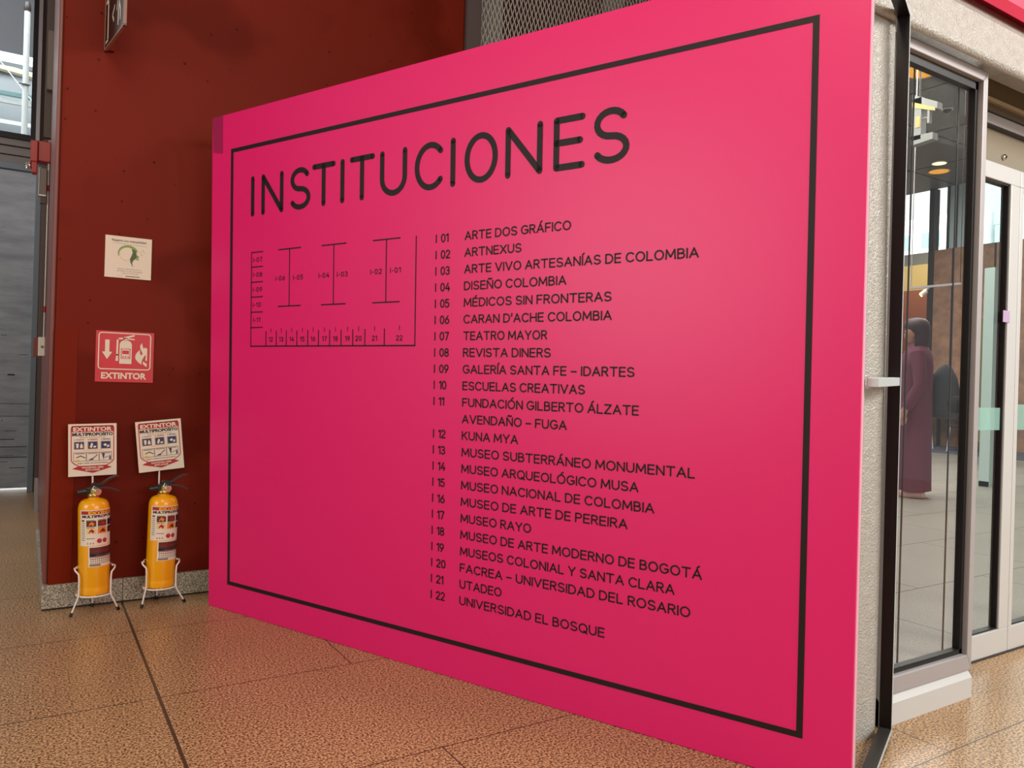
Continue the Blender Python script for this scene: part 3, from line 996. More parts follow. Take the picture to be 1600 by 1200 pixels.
# faces -X in its own frame turned so that it looks to the left of the picture; local +Y is forward
V = [(0, 0, .92, .125), (0, 0, 1.08, .115), (0, .01, 1.25, .13), (0, .0, 1.38, .12), (0, .01, 1.46, .055), (0, .02, 1.53, .052),
     (.09, 0, .86, .085), (.10, .02, .47, .058), (.10, -.02, .10, .042), (.10, .10, .035, .032),
     (-.09, 0, .86, .085), (-.10, -.02, .47, .058), (-.10, -.06, .10, .042), (-.10, .06, .035, .032),
     (.18, 0, 1.36, .055), (.23, -.03, 1.10, .042), (.20, .08, .90, .034), (.20, .11, .83, .030),
     (-.18, 0, 1.36, .055), (-.23, -.03, 1.10, .042), (-.20, .08, .90, .034), (-.20, .11, .83, .030)]
E = [(0, 1), (1, 2), (2, 3), (3, 4), (4, 5), (0, 6), (6, 7), (7, 8), (8, 9), (0, 10), (10, 11), (11, 12), (12, 13), (3, 14), (14, 15), (15, 16), (16, 17), (3, 18), (18, 19), (19, 20), (20, 21)]
# head joined on: a shaped ball with nose, brow, chin and ears, grown in the same surface
hb = len(V)
V += [(0, .035, 1.60, .085), (0, .03, 1.66, .088), (0, .02, 1.70, .06), (0, .125, 1.60, .014), (.088, .02, 1.60, .016), (-.088, .02, 1.60, .016), (0, .09, 1.535, .03)]
E += [(5, hb), (hb, hb + 1), (hb + 1, hb + 2), (hb, hb + 3), (hb, hb + 4), (hb, hb + 5), (hb, hb + 6)]
for s in (1, -1):     # hand: four unequal fingers and a thumb
    k = 17 if s > 0 else 21
    for i, (dy, ln) in enumerate(((.03, .062), (.01, .072), (-.01, .068), (-.028, .052))):
        n = len(V)
        V += [(s * .20, .11 + dy, .775, .009), (s * .195, .12 + dy, .775 - ln, .008)]
        E += [(k, n), (n, n + 1)]
    n = len(V)
    V += [(s * .175, .15, .80, .010), (s * .170, .165, .765, .008)]
    E += [(k, n), (n, n + 1)]
skinned('body', V, E, M['skin'], pr)
b = MB()
prof = [(.40, .155, .03), (.38, .15, .4), (.36, .15, .8), (.33, .145, 1.0), (.36, .15, 1.25), (.38, .14, 1.37), (.22, .10, 1.44), (.13, .085, 1.49)]
n = 28; vs = []; fs = []
for wx, wy, z in prof:
    for k in range(n):
        a = 2 * math.pi * k / n
        fold = 1 + (.05 * math.sin(a * 7) if z < .9 else 0) * (1 - z)
        vs.append((wx / 2 * math.cos(a) * fold, wy * math.sin(a) * .95 * fold, z + .04))
for i in range(len(prof) - 1):
    for k in range(n):
        fs.append((i * n + k, i * n + (k + 1) % n, (i + 1) * n + (k + 1) % n, (i + 1) * n + k))
b.add(vs, fs, M['maroon'], True)
b.build('coat', pr)
for s in (1, -1):
    b = MB(); b.tube([(s * .17, 0, 1.42), (s * .215, -.02, 1.25), (s * .235, -.03, 1.10), (s * .21, .06, .92), (s * .203, .085, .88)], .068, M['maroon'], 14, r2=.048); b.build('coat_sleeve', pr)
    b = MB(); b.box((s * .10 - .045, -.06 if s > 0 else -.10, 0), (s * .10 + .045, .17 if s > 0 else .13, .075), M['shoe'], bev=.025); b.build('shoe', pr)
    b = MB(); b.lathe([(.003, -.011), (.011, -.004), (.012, 0), (.011, .004), (.003, .011)], M['print_black'], 12, M=Matrix.Translation((s * .034, .112, 1.625))); b.build('eye', pr)
b = MB(); b.tube([(-.022, .117, 1.562), (0, .122, 1.560), (.022, .117, 1.562)], .005, mat('lips', (150, 84, 84), .5), 8); b.build('mouth', pr)
b = MB()
vs = []; fs = []
n = 20
hp = [(.02, 1.775), (.07, 1.765), (.10, 1.73), (.112, 1.68), (.112, 1.62), (.11, 1.55), (.10, 1.47), (.07, 1.42)]
for r_, z in hp:
    for k in range(n + 1):
        a = R(172 + 196 * k / n) if z < 1.68 else R(90 + 360 * k / n)
        vs.append((r_ * math.cos(a), .015 + r_ * math.sin(a) * 1.08, z))
for i in range(len(hp) - 1):
    for k in range(n):
        q = n + 1
        fs.append((i * q + k, i * q + k + 1, (i + 1) * q + k + 1, (i + 1) * q + k))
b.add(vs, fs, M['hair'], True)
hr = b.build('hair', pr)
md = hr.modifiers.new('thick', 'SOLIDIFY'); md.thickness = .012
t = tag(empty('backpack', (7.72, 4.21, .78), (0, 0, R(-38))), 'slate-grey rounded backpack worn on the back of the person in maroon', 'bag')
b = MB()
prof = [(.03, 0), (.11, .02), (.135, .10), (.125, .25), (.10, .40), (.06, .50), (.02, .54)]
S = Matrix.Diagonal((1.15, .75, 1, 1))
b.lathe(prof, M['bag'], 24, M=S); b.build('bag_body', t)
b = MB(); b.lathe([(.03, .06), (.08, .08), (.085, .16), (.07, .22), (.02, .24)], M['dark_cloth'], 20, M=Matrix.Translation((.06, -.06, 0)) @ S); b.build('front_pocket', t)
for s in (-1, 1):
    b = MB(); b.tube([(s * .06, .07, .08), (s * .09, .13, .22), (s * .08, .13, .40), (s * .03, .06, .49)], .012, M['dark_cloth'], 8); b.build('strap', t)

# ------------------------------------------------------------------ the big pink panel
AY = R(24.3876); LEAN = R(1.366)
pd = Vector((math.sin(AY), -math.cos(AY), 0))
pn0 = Vector((-math.cos(AY), -math.sin(AY), 0))          # towards the viewer
PU = upz * math.cos(LEAN) + pn0 * math.sin(LEAN)
PN = pd.cross(PU)
PM = Matrix((pd, PU, PN)).transposed().to_4x4()
PM.translation = Vector((.679, 3.522, 0))
pan = empty('exhibition_sign')
pan.matrix_world = PM
tag(pan, 'large pink exhibition panel headed INSTITUCIONES with a black border and name list', 'panel')
PW, PH = 2.597, 2.104
T = .026
b = MB()
b.box((0, .0, -T), (PW, PH, 0), M['pink'], bev=.003)
b.build('fabric_face', pan)
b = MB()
b.box((PW, .004, -T + .002), (PW + .0025, PH - .004, -.002), mat('daylit_pink_edge', (246, 168, 190), .45))  # daylight on the fabric's side, painted as a paler pink strip
eo = b.build('daylit_edge', pan); eo['label'] = 'right side edge of the fabric, daylight painted on in pale pink'
def pf(z): return lambda u, v: (u, v, z)
b = MB(); b.flat = True
f = pf(.0012)
bo = M['ink']
# border line
b.add([f(.131, .113), f(2.479, .113), f(2.479, 1.953), f(.131, 1.953), f(.147, .129), f(2.463, .129), f(2.463, 1.937), f(.147, 1.937)],
      [(0, 1, 5, 4), (1, 2, 6, 5), (2, 3, 7, 6), (3, 0, 4, 7)], bo)
b.build('border_line', pan)
b = MB(); b.flat = True
TH, TB, TW = .144, 1.667, .0205
for ch, u0, u1 in (('I', .2745, .2745), ('N', .340, .4525), ('S', .511, .609), ('T', .639, .745), ('I', .7925, .7925), ('T', .841, .946), ('U', .993, 1.101), ('C', 1.157, 1.266), ('I', 1.315, 1.315), ('O', 1.374, 1.488), ('N', 1.538, 1.657), ('E', 1.717, 1.806), ('S', 1.852, 1.952)):
    for pl in GL[ch][1]:
        ribbon(b, [(u0 + x * ((u1 - u0) or .1), TB + y * TH) for x, y in pl], TW, f, bo)
b.build('title_lettering', pan)
b = MB(); b.flat = True
LST = [('01', 'ARTE DOS GRÁFICO', 1.7730), ('02', 'ARTNEXUS', 1.5952), ('03', 'ARTE VIVO ARTESANÍAS DE COLOMBIA', 2.1767), ('04', 'DISEÑO COLOMBIA', 1.7601),
       ('05', 'MÉDICOS SIN FRONTERAS', 1.9136), ('06', 'CARAN D’ACHE COLOMBIA', 1.9156), ('07', 'TEATRO MAYOR', 1.6952), ('08', 'REVISTA DINERS', 1.7094),
       ('09', 'GALERÍA SANTA FE – IDARTES', 1.9917), ('10', 'ESCUELAS CREATIVAS', 1.8309), ('11', 'FUNDACIÓN GILBERTO ÁLZATE', 2.0077), ('', 'AVENDAÑO – FUGA', 1.7704),
       ('12', 'KUNA MYA', 1.5936), ('13', 'MUSEO SUBTERRÁNEO MONUMENTAL', 2.1790), ('14', 'MUSEO ARQUEOLÓGICO MUSA', 2.0112), ('15', 'MUSEO NACIONAL DE COLOMBIA', 2.0609),
       ('16', 'MUSEO DE ARTE DE PEREIRA', 1.9790), ('17', 'MUSEO RAYO', 1.6484), ('18', 'MUSEO DE ARTE MODERNO DE BOGOTÁ', 2.2048), ('19', 'MUSEOS COLONIAL Y SANTA CLARA', 2.1266),
       ('20', 'FACREA – UNIVERSIDAD DEL ROSARIO', 2.1740), ('21', 'UTADEO', 1.5398), ('22', 'UNIVERSIDAD EL BOSQUE', 1.9116)]
LH, LW_ = .0252, .0047
for k, (num, txt, end) in enumerate(LST):
    y = 1.4758 - k * .055414
    x0 = 1.3715
    if num:
        ribbon(b, [(1.2478, y), (1.2478, y + LH)], LW_, f, bo)
        st, e = strokes(num, 1.2705, y, LH, .26)
        for pl in st: ribbon(b, pl, LW_, f, bo)
    st, e = strokes(txt, x0, y, LH, .27)
    sx = (end - .002 - x0) / (e - x0)
    st, e = strokes(txt, x0, y, LH, .27, sx=sx)
    for pl in st: ribbon(b, pl, LW_, f, bo)
b.build('list_lettering', pan)
# stand plan drawing
b = MB(); b.flat = True
lw = .0042
def ln(u0, v0, u1, v1, w_=lw): line(b, (u0, v0), (u1, v1), w_, f, bo)
ln(.271, 1.123, .271, 1.511); ln(.269, 1.1245, 1.160, 1.1245, .005); ln(1.158, 1.123, 1.158, 1.506)
for v in (1.509, 1.449, 1.387, 1.326, 1.264, 1.201): ln(.271, v, .344, v)
for a, c, vt, vb in ((.437, .570, 1.509, 1.283), (.6855, .8175, 1.507, 1.2815), (.9525, 1.0845, 1.505, 1.280)):
    ln(a, vt, c, vt, .0045); ln(a, vb, c, vb, .0045); ln((a + c) / 2, vb, (a + c) / 2, vt)
for u in (.366, .429, .489, .551, .613, .673, .734, .795, .856, .918, 1.014): ln(u, 1.1245, u, 1.186)
for u, tx in ((.396, '12'), (.459, '13'), (.521, '14'), (.582, '15'), (.643, '16'), (.706, '17'), (.765, '18'), (.829, '19'), (.886, '20'), (.966, '21'), (1.0855, '22')):
    ln(u, 1.178, u, 1.196, .0026)
    st, e = strokes(tx, 0, 0, .0165, .36, sx=1.12)
    for pl in st: ribbon(b, [(u - e / 2 + x, 1.1435 + y) for x, y in pl], .0030, f, bo)
for u, v, tx in ((.283, 1.470, '07'), (.283, 1.409, '08'), (.283, 1.348, '09'), (.283, 1.286, '10'), (.287, 1.224, '11'), (.422, 1.387, '06'), (.527, 1.385, '05'), (.672, 1.385, '04'), (.771, 1.384, '03'), (.943, 1.384, '02'), (1.039, 1.384, '01')):
    st, e = strokes('I-' + tx, u, v, .0165, .40, sx=1.26)
    for pl in st: ribbon(b, pl, .0030, f, bo)
b.build('stand_plan_drawing', pan)
b = MB(); b.flat = True
b.add([(.004, 2.103, .0012), (.073, 2.103, .0012), (.074, 1.943, .0012), (.011, 1.955, .0012)], [(0, 3, 2, 1)], M['pink_tape'])
tp = b.build('tape_strip', pan); tp['label'] = 'darker pink tape strip at the top left corner'
# steel frame behind: front frame, back frame, struts
SD, SP = M['steel_dark'], M['steel_pale']
b = MB()
z0, z1 = -.065, -.040
b.box((0, 0, z0), (.03, PH - .01, z1), M['alu']); b.box((PW - .032, 0, z0), (PW - .002, PH - .01, z1), M['alu'])
b.box((.03, 0, z0), (PW - .032, .03, z1), M['alu']); b.box((.03, PH - .04, z0), (PW - .032, PH - .01, z1), M['alu'])
for u in (.1, 1.2, 2.4):
    for v in (.015, PH - .025): b.box((u, v - .01, z1), (u + .04, v + .01, -T), M['alu'])
for v in (.5, 1.1, 1.7): b.box((PW - .025, v, z1), (PW - .01, v + .03, -T), M['alu'])
b.build('front_frame', pan)
BZ = -.435
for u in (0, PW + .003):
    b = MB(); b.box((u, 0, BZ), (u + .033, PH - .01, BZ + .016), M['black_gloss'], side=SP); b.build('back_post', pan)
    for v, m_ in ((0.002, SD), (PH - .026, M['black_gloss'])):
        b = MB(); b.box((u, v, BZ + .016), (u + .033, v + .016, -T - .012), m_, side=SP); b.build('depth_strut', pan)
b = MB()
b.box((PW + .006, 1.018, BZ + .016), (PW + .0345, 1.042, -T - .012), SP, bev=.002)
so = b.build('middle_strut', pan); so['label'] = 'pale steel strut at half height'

# ------------------------------------------------------------------ signs on the red wall
def wf(cx, cz, y, rot=0.0):
    c, s = math.cos(rot), math.sin(rot)
    return lambda x, z: (cx + x * c - z * s, y, cz + x * s + z * c)

def rounded(x0, y0, x1, y1, r, n=5):
    p = []
    for cx, cy, a in ((x1 - r, y1 - r, 0), (x0 + r, y1 - r, 90), (x0 + r, y0 + r, 180), (x1 - r, y0 + r, 270)):
        p += [(cx + r * math.cos(R(a + 90 * k / n)), cy + r * math.sin(R(a + 90 * k / n))) for k in range(n + 1)]
    return p

# red EXTINTOR sign  (.2325..459, .958..1.178)
t = tag(empty('wall_sign', (.3455, WY, 1.068)), 'red EXTINTOR wall sign with white arrow, extinguisher and flame', 'sign')
b = MB(); b.box((-.1135, -.004, -.110), (.1135, -.0003, .110), M['sign_red']); b.build('sign_plate', t)
b = MB(); b.flat = True
f = lambda x, z: (x, -.0052, z)
W_ = M['white_paper']
fr = rounded(-.102, -.054, .100, .102, .012)
ribbon(b, fr + [fr[0]], .0045, f, W_)
outline_poly(b, [(-.078, .072), (-.061, .072), (-.061, .020), (-.050, .020), (-.0695, -.012), (-.089, .020), (-.078, .020)], f, W_)
# extinguisher pictogram
body = [(-.022, -.030), (.026, -.030), (.026, .055), (.021, .066), (.010, .072), (-.006, .072), (-.017, .066), (-.022, .055)]
outline_poly(b, body, f, W_)
outline_poly(b, [(-.006, .072), (.010, .072), (.010, .082), (-.006, .082)], f, W_)
ribbon(b, [(-.006, .080), (-.030, .078), (-.031, .040), (-.031, .008)], .007, f, W_)
outline_poly(b, [(-.037, -.018), (-.026, -.018), (-.028, .008), (-.034, .008)], f, W_)
outline_poly(b, [(-.006, .086), (.036, .098), (.036, .091), (-.002, .078)], f, W_)
outline_poly(b, [(.006, .082), (.036, .080), (.036, .074), (.008, .077)], f, W_)
f2 = lambda x, z: (x, -.0058, z)
ribbon(b, [(-.015, -.006), (-.015, .035), (.019, .035), (.019, -.006), (-.015, -.006)], .0025, f2, M['sign_red'])
rect(b, -.011, .012, .015, .028, f2, M['sign_red'])
for x in (-.010, 0, .010): rect(b, x, -.002, x + .005, .004, f2, M['sign_red'])
ribbon(b, arc(.002, .077, .006, .006, 0, 360, 16), .002, f2, M['sign_red'])
# flame in two pieces
FL = lambda zx, zy: ((10 + zx / 21.83) * .0025, (31.5 - zy / 21.83) * .00274)
outline_poly(b, [FL(*q) for q in ((360, 180), (375, 260), (400, 340), (430, 380), (460, 330), (510, 350), (545, 385), (545, 800), (500, 800), (485, 760), (500, 640), (475, 590), (440, 660), (375, 770), (355, 860), (365, 935), (250, 870), (150, 760), (130, 680), (150, 580), (210, 500), (285, 420), (300, 560), (320, 600), (360, 600), (385, 550), (350, 480), (310, 400), (290, 310), (310, 240))], f, W_)
outline_poly(b, [FL(*q) for q in ((425, 810), (460, 860), (540, 895), (535, 1015), (450, 960), (405, 910), (400, 860))], f, W_)
ftext(b, 'EXTINTOR', -.002, -.095, .176, .0265, f, W_, bold=.035)
b.build('sign_print', t)

# notice "Respire con tranquilidad" (.257..438, 1.410..1.590)
t = tag(empty('wall_notice', (.348, WY, 1.500)), 'white square notice with a green leaf-like head above the red EXTINTOR sign', 'notice')
b = MB(); b.box((-.091, -.005, -.090), (.091, -.0003, .090), M['white_paper']); b.build('notice_board', t)
b = MB(); b.flat = True
f = lambda x, z: (x, -.0062, z)
ftext(b, 'Respire con tranquilidad', .001, .068, .134, .0085, f, M['print_grey'], bold=.03)
line(b, (-.062, .060), (.072, .056), .0008, f, M['print_grey'])
G_, DG = M['print_green'], M['print_dkgreen']
outer = arc(-.002, .018, .040, .036, 200, 20, 16)
inner = arc(-.004, .012, .034, .033, 20, 195, 16)
outline_poly(b, outer + inner, f, G_)
f2 = lambda x, z: (x, -.0066, z)
outline_poly(b, [(.012, .040), (.026, .034), (.030, .022), (.032, .006), (.026, -.004), (.018, -.010), (.014, -.022), (.018, -.040), (.008, -.020), (.006, -.006), (.012, .010), (.016, .024)], f2, DG)
outline_poly(b, [(.032, .014), (.042, .008), (.036, .004), (.040, -.006), (.030, -.006)], f2, G_)
ribbon(b, arc(-.010, .014, .026, .026, 170, 330, 14), .0012, f2, M['print_cream'])
for x, z in ((.046, .026), (.054, .036), (.060, .028), (.050, .014)): rect(b, x, z, x + .003, z + .003, f2, M['print_grey'])
ftext(b, 'Este es un espacio libre de humo', .006, -.052, .092, .0045, f, M['print_grey'])
ftext(b, 'de tabaco y sus derivados', .006, -.061, .100, .0045, f, M['print_grey'])
ftext(b, 'respira con tranquilidad', .006, -.070, .064, .0038, f, M['print_grey'])
rect(b, -.010, -.083, .046, -.0795, f, M['print_grey']); rect(b, -.044, -.082, -.024, -.080, f, M['print_cream'])
b.build('notice_print', t)

# projecting exit sign, upper left
t = tag(empty('exit_sign', (.236, WY - .002, 2.376), (0, 0, math.atan2(.044, .326))), 'dark projecting exit sign with white running figure high on the red wall', 'sign')
b = MB(); b.box((-.004, -.330, .0), (.004, -.004, .26), mat('exit_sign_brown', (44, 32, 22), .4)); b.build('sign_plate', t)
b = MB()
for a, c in (((-.0055, -.334, -.006), (.0055, 0, .002)), ((-.0055, -.334, -.006), (.0055, -.326, .266)), ((-.0055, -.334, .258), (.0055, 0, .266)), ((-.0055, -.010, -.006), (.0055, 0, .266))):
    b.box(a, c, mat('exit_sign_edge', (150, 112, 96), .4))
b.build('sign_edge', t)
b = MB(); b.flat = True
for sx in (-1, 1):
    f = lambda s, z, sx=sx: (sx * .0048, -s, z)
    ribbon(b, [(.030, .012), (.050, .022), (.072, .03), (.098, .168), (.06, .185)] if False else [(.030, .020), (.062, .024)], .010, f, W_)
    ribbon(b, [(.062, .024), (.062, .190), (.03, .190)], .016, f, W_)
    ribbon(b, [(.172, .128), (.140, .100), (.160, .072)], .012, f, W_)
    ribbon(b, [(.262, .165), (.255, .120), (.240, .085), (.238, .034)], .016, f, W_)
    ribbon(b, [(.255, .120), (.272, .080), (.272, .044)], .014, f, W_)
    ribbon(b, [(.262, .160), (.230, .140), (.212, .100)], .011, f, W_)
    ribbon(b, [(.262, .160), (.295, .135), (.30, .110)], .011, f, W_)
    b.add([f(.262 + .016 * math.cos(k * math.pi / 8), .200 + .018 * math.sin(k * math.pi / 8)) for k in range(16)], [list(range(16))], W_)
b.build('sign_print', t)
b = MB(); b.box((-.004, -.03, -.004), (.03, .0, .26), M['red_wall']); b.tube([(.004, -.018, .012), (.010, -.018, .012)], .005, M['chrome'], 10); b.build('wall_bracket', t)

# ------------------------------------------------------------------ fire extinguishers on wire stands with sign boards
def stand(x, y, sgx, sgz, rot, sw, sh, feet, label):
    t = tag(empty('extinguisher_stand', (x, y, 0)), label, 'stand', 'wire stands by the red wall')
    wp = M['white_paint']
    r = .0035
    R0 = .066
    b = MB()
    b.tube([(R0 * math.cos(R(a)), R0 * math.sin(R(a)), .078) for a in range(0, 361, 15)], r, wp, 8, caps=False)
    b.tube([(-R0, 0, .078), (R0, 0, .078)], r, wp, 8); b.tube([(0, -R0, .078), (0, R0, .078)], r, wp, 8)
    b.build('base_ring', t)
    b = MB()
    b.tube([(R0 * 1.0 * math.cos(R(a)), R0 * math.sin(R(a)), .190) for a in range(-5, 186, 10)], r, wp, 8)
    b.build('holding_ring', t)
    for s, ft in zip((-1, 1), feet):
        b = MB()
        fx, fy = ft[0] - x, ft[1] - y
        # leg: from the ring a loop out, down along the bottle, then splayed to the floor
        b.tube([(s * R0, .004, .190), (s * .074, -.012, .190), (s * .072, -.030, .184), (s * .060, -.040, .170), (s * .058, -.042, .15), (s * .058, -.042, .085), (s * .062, -.042, .070), (fx, fy, .006)], r, wp, 8)
        lg = b.build('leg', t)
        b = MB()
        d = Vector((fx - s * .062, fy + .042, -.064)).normalized()
        e = Vector((fx, fy, .006))
        b.tube([e - d * .014, e + d * .002], .0062, M['black'], 10)
        b.build('rubber_foot', lg)
    b = MB(); b.tube([(0, R0, .078), (0, .074, .005)], r, wp, 8); lg = b.build('leg', t)
    b = MB(); b.tube([(0, .0735, .018), (0, .0745, .003)], .0062, M['black'], 10); b.build('rubber_foot', lg)
    b = MB()
    sx, sy = sgx - x, .074
    b.tube([(0, R0 + .002, .078), (0, .072, .19), (sx * .5, sy, .40), (sx + .3 * 0, sy, sgz - .02)], .0036, wp, 8)
    b.build('sign_post', t)
    f0 = wf(sx, sgz, sy, rot)
    b = MB()
    pts = [f0(-sw / 2, -sh / 2), f0(sw / 2, -sh / 2), f0(sw / 2, sh / 2), f0(-sw / 2, sh / 2)]
    b.prism([(p[0], p[1] - .005, p[2]) for p in pts], (0, -.004, 0), M['white_paper'])
    bd = b.build('sign_board', t)
    b = MB(); b.flat = True
    def at(k): return lambda u, v: (lambda p: (p[0], p[1] - .0095 - k * .0005, p[2]))(f0(u * sw, v * sh))
    f, f2, f3 = at(0), at(1), at(2)
    red, navy, blk, gry = M['print_red'], M['print_navy'], M['print_black'], M['print_grey']
    cream = M['print_cream']
    pl = [(-.44, .42), (-.42, .455), (.42, .455), (.44, .42), (.44, -.20), (.40, -.245), (.28, -.31), (-.28, -.31), (-.40, -.245), (-.44, -.20), (-.44, .42)]
    for a, c in zip(pl[:-1], pl[1:]):
        p, q = Vector(a), Vector(c)
        n = Vector((-(q - p).y, (q - p).x)).normalized() * .009
        b.add([f(*(p - n)), f(*(q - n)), f(*(q + n)), f(*(p + n))], [(0, 1, 2, 3)], red)
    rect(b, -.43, .345, .43, .455, f, red)
    ftext(b, 'EXTINTOR', 0, .362, .80, .078, f2, M['white_paper'], bold=.035)
    ftext(b, 'MULTIPROPOSITO', 0, .272, .84, .058, f, blk, bold=.05)
    ribbon(b, [(.205, .336), (.235, .348)], .012, f, blk)
    ftext(b, 'ideal para todo tipo de fuego', 0, .232, .54, .024, f, gry)
    for i, ux in enumerate((-.28, 0, .27)):
        ftext(b, ('A  SOLIDOS', 'B  LIQUIDOS', 'C  ELECTRICO')[i], ux, .186, .20, .026, f, (gry, red, navy)[i], bold=.03)
        rect(b, ux - .105, .015, ux + .105, .162, f, gry)
        rect(b, ux - .085, .028, ux + .085, .150, f2, navy)
    # pictograms: bin and fire, can and drum, plug and socket
    outline_poly(b, [(-.345, .13), (-.285, .13), (-.295, .04), (-.335, .04)], f3, W_)
    outline_poly(b, [(-.26, .04), (-.205, .04), (-.205, .09), (-.235, .135), (-.262, .085)], f3, W_)
    outline_poly(b, [(-.065, .05), (-.02, .035), (.01, .115), (-.03, .135)], f3, W_)
    outline_poly(b, [(.0, .045), (.06, .04), (.075, .07), (.03, .08)], f3, W_)
    outline_poly(b, [(.215, .09), (.26, .12), (.30, .09), (.26, .06)], f3, W_)
    outline_poly(b, [(.29, .04), (.345, .05), (.335, .095), (.30, .075)], f3, W_)
    ftext(b, 'instrucciones de manejo', .0, -.012, .40, .02, f, M['print_orange'])
    for i, ux in enumerate((-.265, .0, .265)):
        ribbon(b, [(ux - .128, -.212), (ux + .128, -.212), (ux + .128, -.048), (ux - .128, -.048), (ux - .128, -.212)], .009, f, gry, False)
        rect(b, ux - .10, -.075, ux + .10, -.06, f, gry)
    outline_poly(b, [(-.35, -.205), (-.27, -.205), (-.28, -.18), (-.35, -.178)], f2, M['print_yellow'])
    ribbon(b, [(-.33, -.14), (-.25, -.11), (-.16, -.15)], .018, f2, M['print_dkgreen'])
    outline_poly(b, [(-.10, -.20), (.0, -.195), (.02, -.165), (-.03, -.165)], f2, navy)
    ribbon(b, [(.01, -.16), (.09, -.10)], .02, f2, gry)
    outline_poly(b, [(.19, -.075), (.25, -.075), (.235, -.15), (.225, -.20), (.21, -.15)], f2, navy)
    outline_poly(b, [(.34, -.2), (.375, -.2), (.375, -.14), (.36, -.10), (.345, -.14)], f2, navy)
    ribbon(b, [(.25, -.16), (.33, -.13)], .012, f2, gry)
    ftext(b, 'cargar y revisar por personal experto', 0, -.262, .64, .026, f, gry, bold=.03)
    outline_poly(b, [(-.42, -.352), (-.30, -.306), (.28, -.306), (.40, -.345), (0, -.445)], f2, red)
    ftext(b, 'MANTENGA LIBRE', 0, -.352, .44, .032, f3, W_, bold=.03)
    ftext(b, 'ESTE LUGAR', 0, -.398, .30, .032, f3, W_, bold=.03)
    b.build('board_print', bd)
    return t

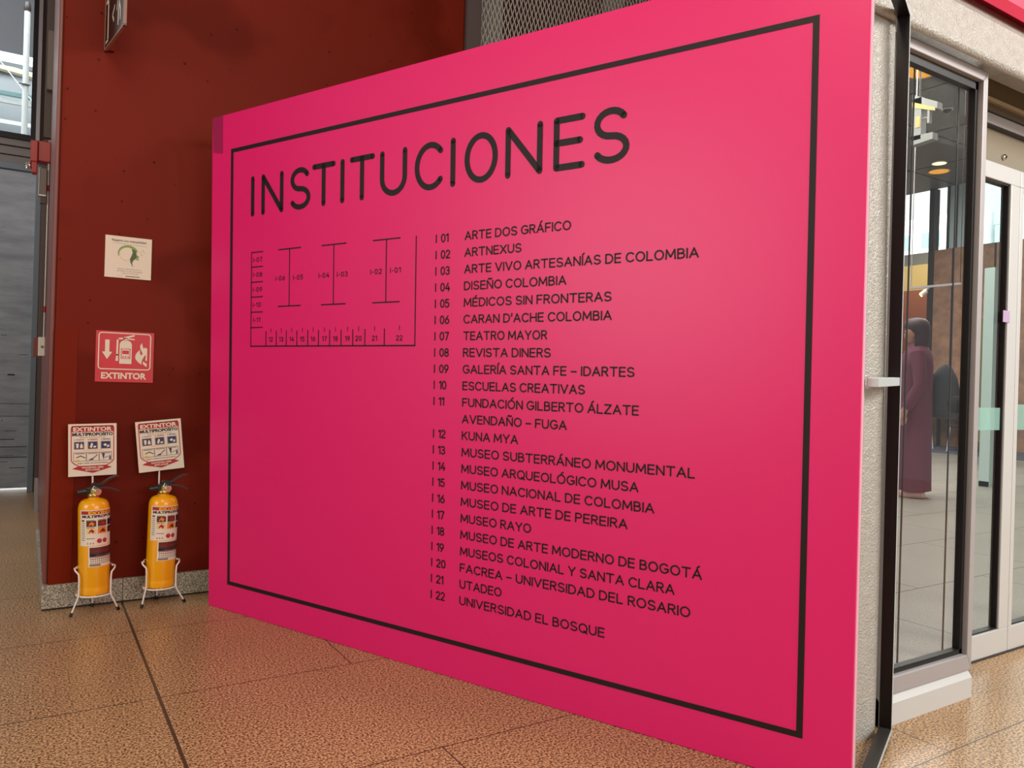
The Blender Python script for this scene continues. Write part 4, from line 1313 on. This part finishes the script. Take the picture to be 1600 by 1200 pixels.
def extinguisher(x, y, lean, label):
    t = tag(empty('fire_extinguisher', (x, y, .0815), (0, lean, 0)), label, 'fire extinguisher', 'yellow fire extinguishers')
    r = .0585
    b = MB()
    prof = [(r * .97, 0), (r, .004), (r, .028), (r * .985, .031), (r, .034), (r, .345), (r * .985, .358), (r * .93, .372), (r * .80, .384), (r * .55, .391), (.020, .394), (.020, .400)]
    b.lathe(prof, M['yellow'], 48)
    b.build('cylinder', t)
    b = MB()
    b.lathe([(.022, .398), (.024, .402), (.024, .412), (.018, .415), (.016, .432), (.012, .436)], M['brass'], 24)
    b.build('neck_collar', t)
    b = MB()
    b.box((-.030, -.012, .412), (.020, .012, .440), M['black_gloss'], bev=.004)
    b.prism([(-.014, -.010, .438), (.018, -.010, .438), (.030, -.010, .452), (.0, -.010, .458), (-.012, -.010, .450)], (0, .020, 0), M['black_gloss'])
    b.build('valve_head', t)
    b = MB()
    b.tube([(-.026, 0, .424), (-.060, -.002, .420)], .0125, M['black_gloss'], 16, r2=.011)
    b.build('nozzle', t)
    b = MB()
    pts = [(.0, .446), (.03, .458), (.055, .474), (.078, .482), (.094, .483), (.094, .479), (.078, .475), (.055, .464), (.03, .446), (.0, .436)]
    b.prism([(px_, -.008, pz_) for px_, pz_ in pts], (0, .016, 0), M['dark_lever'])
    b.build('squeeze_lever', t)
    b = MB()
    pts = [(.010, .438), (.04, .440), (.065, .436), (.085, .426), (.096, .418), (.094, .414), (.08, .420), (.06, .429), (.04, .432), (.010, .430)]
    b.prism([(px_, -.008, pz_) for px_, pz_ in pts], (0, .016, 0), M['dark_lever'])
    b.build('carry_handle', t)
    b = MB()
    MX = Matrix.Translation((.014, -.012, .421)) @ Matrix.Rotation(R(90), 4, 'X')
    b.lathe([(.013, 0), (.0145, .004), (.0145, .012), (.012, .014)], M['chrome'], 24, M=MX)
    g = b.build('pressure_gauge', t)
    b = MB(); b.lathe([(.0115, .0135), (.0115, .0145)], M['gauge'], 20, M=MX); b.build('gauge_dial', g)
    b = MB()
    b.tube([(.0, -.013, .445), (.006, -.022, .438), (.002, -.024, .428), (-.006, -.020, .432), (.0, -.013, .445)], .0015, M['chrome'], 6)
    b.build('safety_pin', t)
    # labels wrapped round the cylinder: s is the arc length from the label's left edge
    def wrap(a0, k):
        rr = r + .0006 + k * .0004
        def f(s, z):
            a = R(-90 + a0) + s / r
            return (rr * math.cos(a), rr * math.sin(a), z)
        return f
    red, blk, gry = M['print_red'], M['print_black'], M['print_grey']
    b = MB(); b.flat = True
    f, f2, f3 = wrap(-58, 0), wrap(-58, 1), wrap(-58, 2)
    rect(b, 0, .205, .170, .352, f, M['white_paper'], 24)
    rect(b, .006, .334, .165, .348, f2, red, 24)
    ftext(b, 'EXTINTOR', .036, .3355, .125, .0105, f3, M['print_yellow'], bold=.04, align='L')
    ftext(b, 'MULTIPROPOSITO', .010, .3205, .150, .0105, f2, blk, bold=.05, align='L')
    ribbon(b, [(.121, .332), (.125, .3335)], .0018, f2, blk)
    rect(b, .008, .305, .020, .312, f2, M['print_brown'])
    for i in range(9): rect(b, .008, .296 - i * .0085, .0215, .299 - i * .0085, f2, gry)
    cs = ((M['print_orange'], M['print_brown']), (red, M['print_brown']), (M['print_navy'], blk), (red, M['print_cream']), (M['print_brown'], M['print_orange']), (red, blk))
    for i in range(6):
        x0 = .028 + (i % 3) * .042; z0 = .284 - (i // 3) * .030
        rect(b, x0, z0, x0 + .036, z0 + .024, f2, cs[i][1], 5)
        outline_poly(b, [(x0 + .008, z0 + .004), (x0 + .026, z0 + .003), (x0 + .030, z0 + .012), (x0 + .02, z0 + .021), (x0 + .012, z0 + .014)], f3, cs[i][0])
        rect(b, x0, z0 + .0245, x0 + .03, z0 + .0275, f2, gry, 3)
    for i in range(3):
        outline_poly(b, [(.030 + i * .010, .213), (.036 + i * .010, .213), (.033 + i * .010, .220)], f2, red)
    rect(b, .028, .234, .058, .237, f2, gry, 3)
    for i in range(2):
        outline_poly(b, [(.076 + i * .022 + .0095 * math.cos(k * math.pi / 10), .224 + .0095 * math.sin(k * math.pi / 10)) for k in range(20)], f2, red)
    b.build('upper_label', t)
    b = MB(); b.flat = True
    f, f2, f3 = wrap(-24, 0), wrap(-24, 1), wrap(-24, 2)
    rect(b, 0, .118, .135, .203, f, M['white_paper'], 20)
    rect(b, .005, .172, .130, .198, f2, M['print_brown'], 18)
    rect(b, .005, .160, .130, .172, f2, blk, 18)
    rect(b, .005, .156, .130, .159, f2, red, 18)
    ftext(b, 'RECARGA Y MANTENIMIENTO', .030, .163, .085, .005, f3, gry, align='L')
    ftext(b, 'POLVO QUIMICO SECO', .012, .180, .085, .006, f3, red, align='L')
    for i in range(3):
        for j in range(16): rect(b, .008 + j * .0076, .148 - i * .0085, .013 + j * .0076, .152 - i * .0085, f2, blk if i == 0 else gry)
    rect(b, .005, .121, .045, .129, f2, M['print_grey'], 5)
    b.build('lower_label', t)
    return t

stand(.246, 3.628, .230, .670, R(1.5), .180, .220, ((.160, 3.575), (.337, 3.605)), 'white wire stand with the upright EXTINTOR board, nearer the passage')
extinguisher(.246, 3.628, R(-1.6), 'yellow fire extinguisher on the stand nearer the passage, below the upright board')
stand(.497, 3.630, .491, .684, R(5.6), .184, .222, ((.422, 3.582), (.596, 3.604)), 'white wire stand with the tilted EXTINTOR board, next to the pink panel')
extinguisher(.497, 3.630, R(.9), 'yellow fire extinguisher next to the pink panel, below the tilted board')
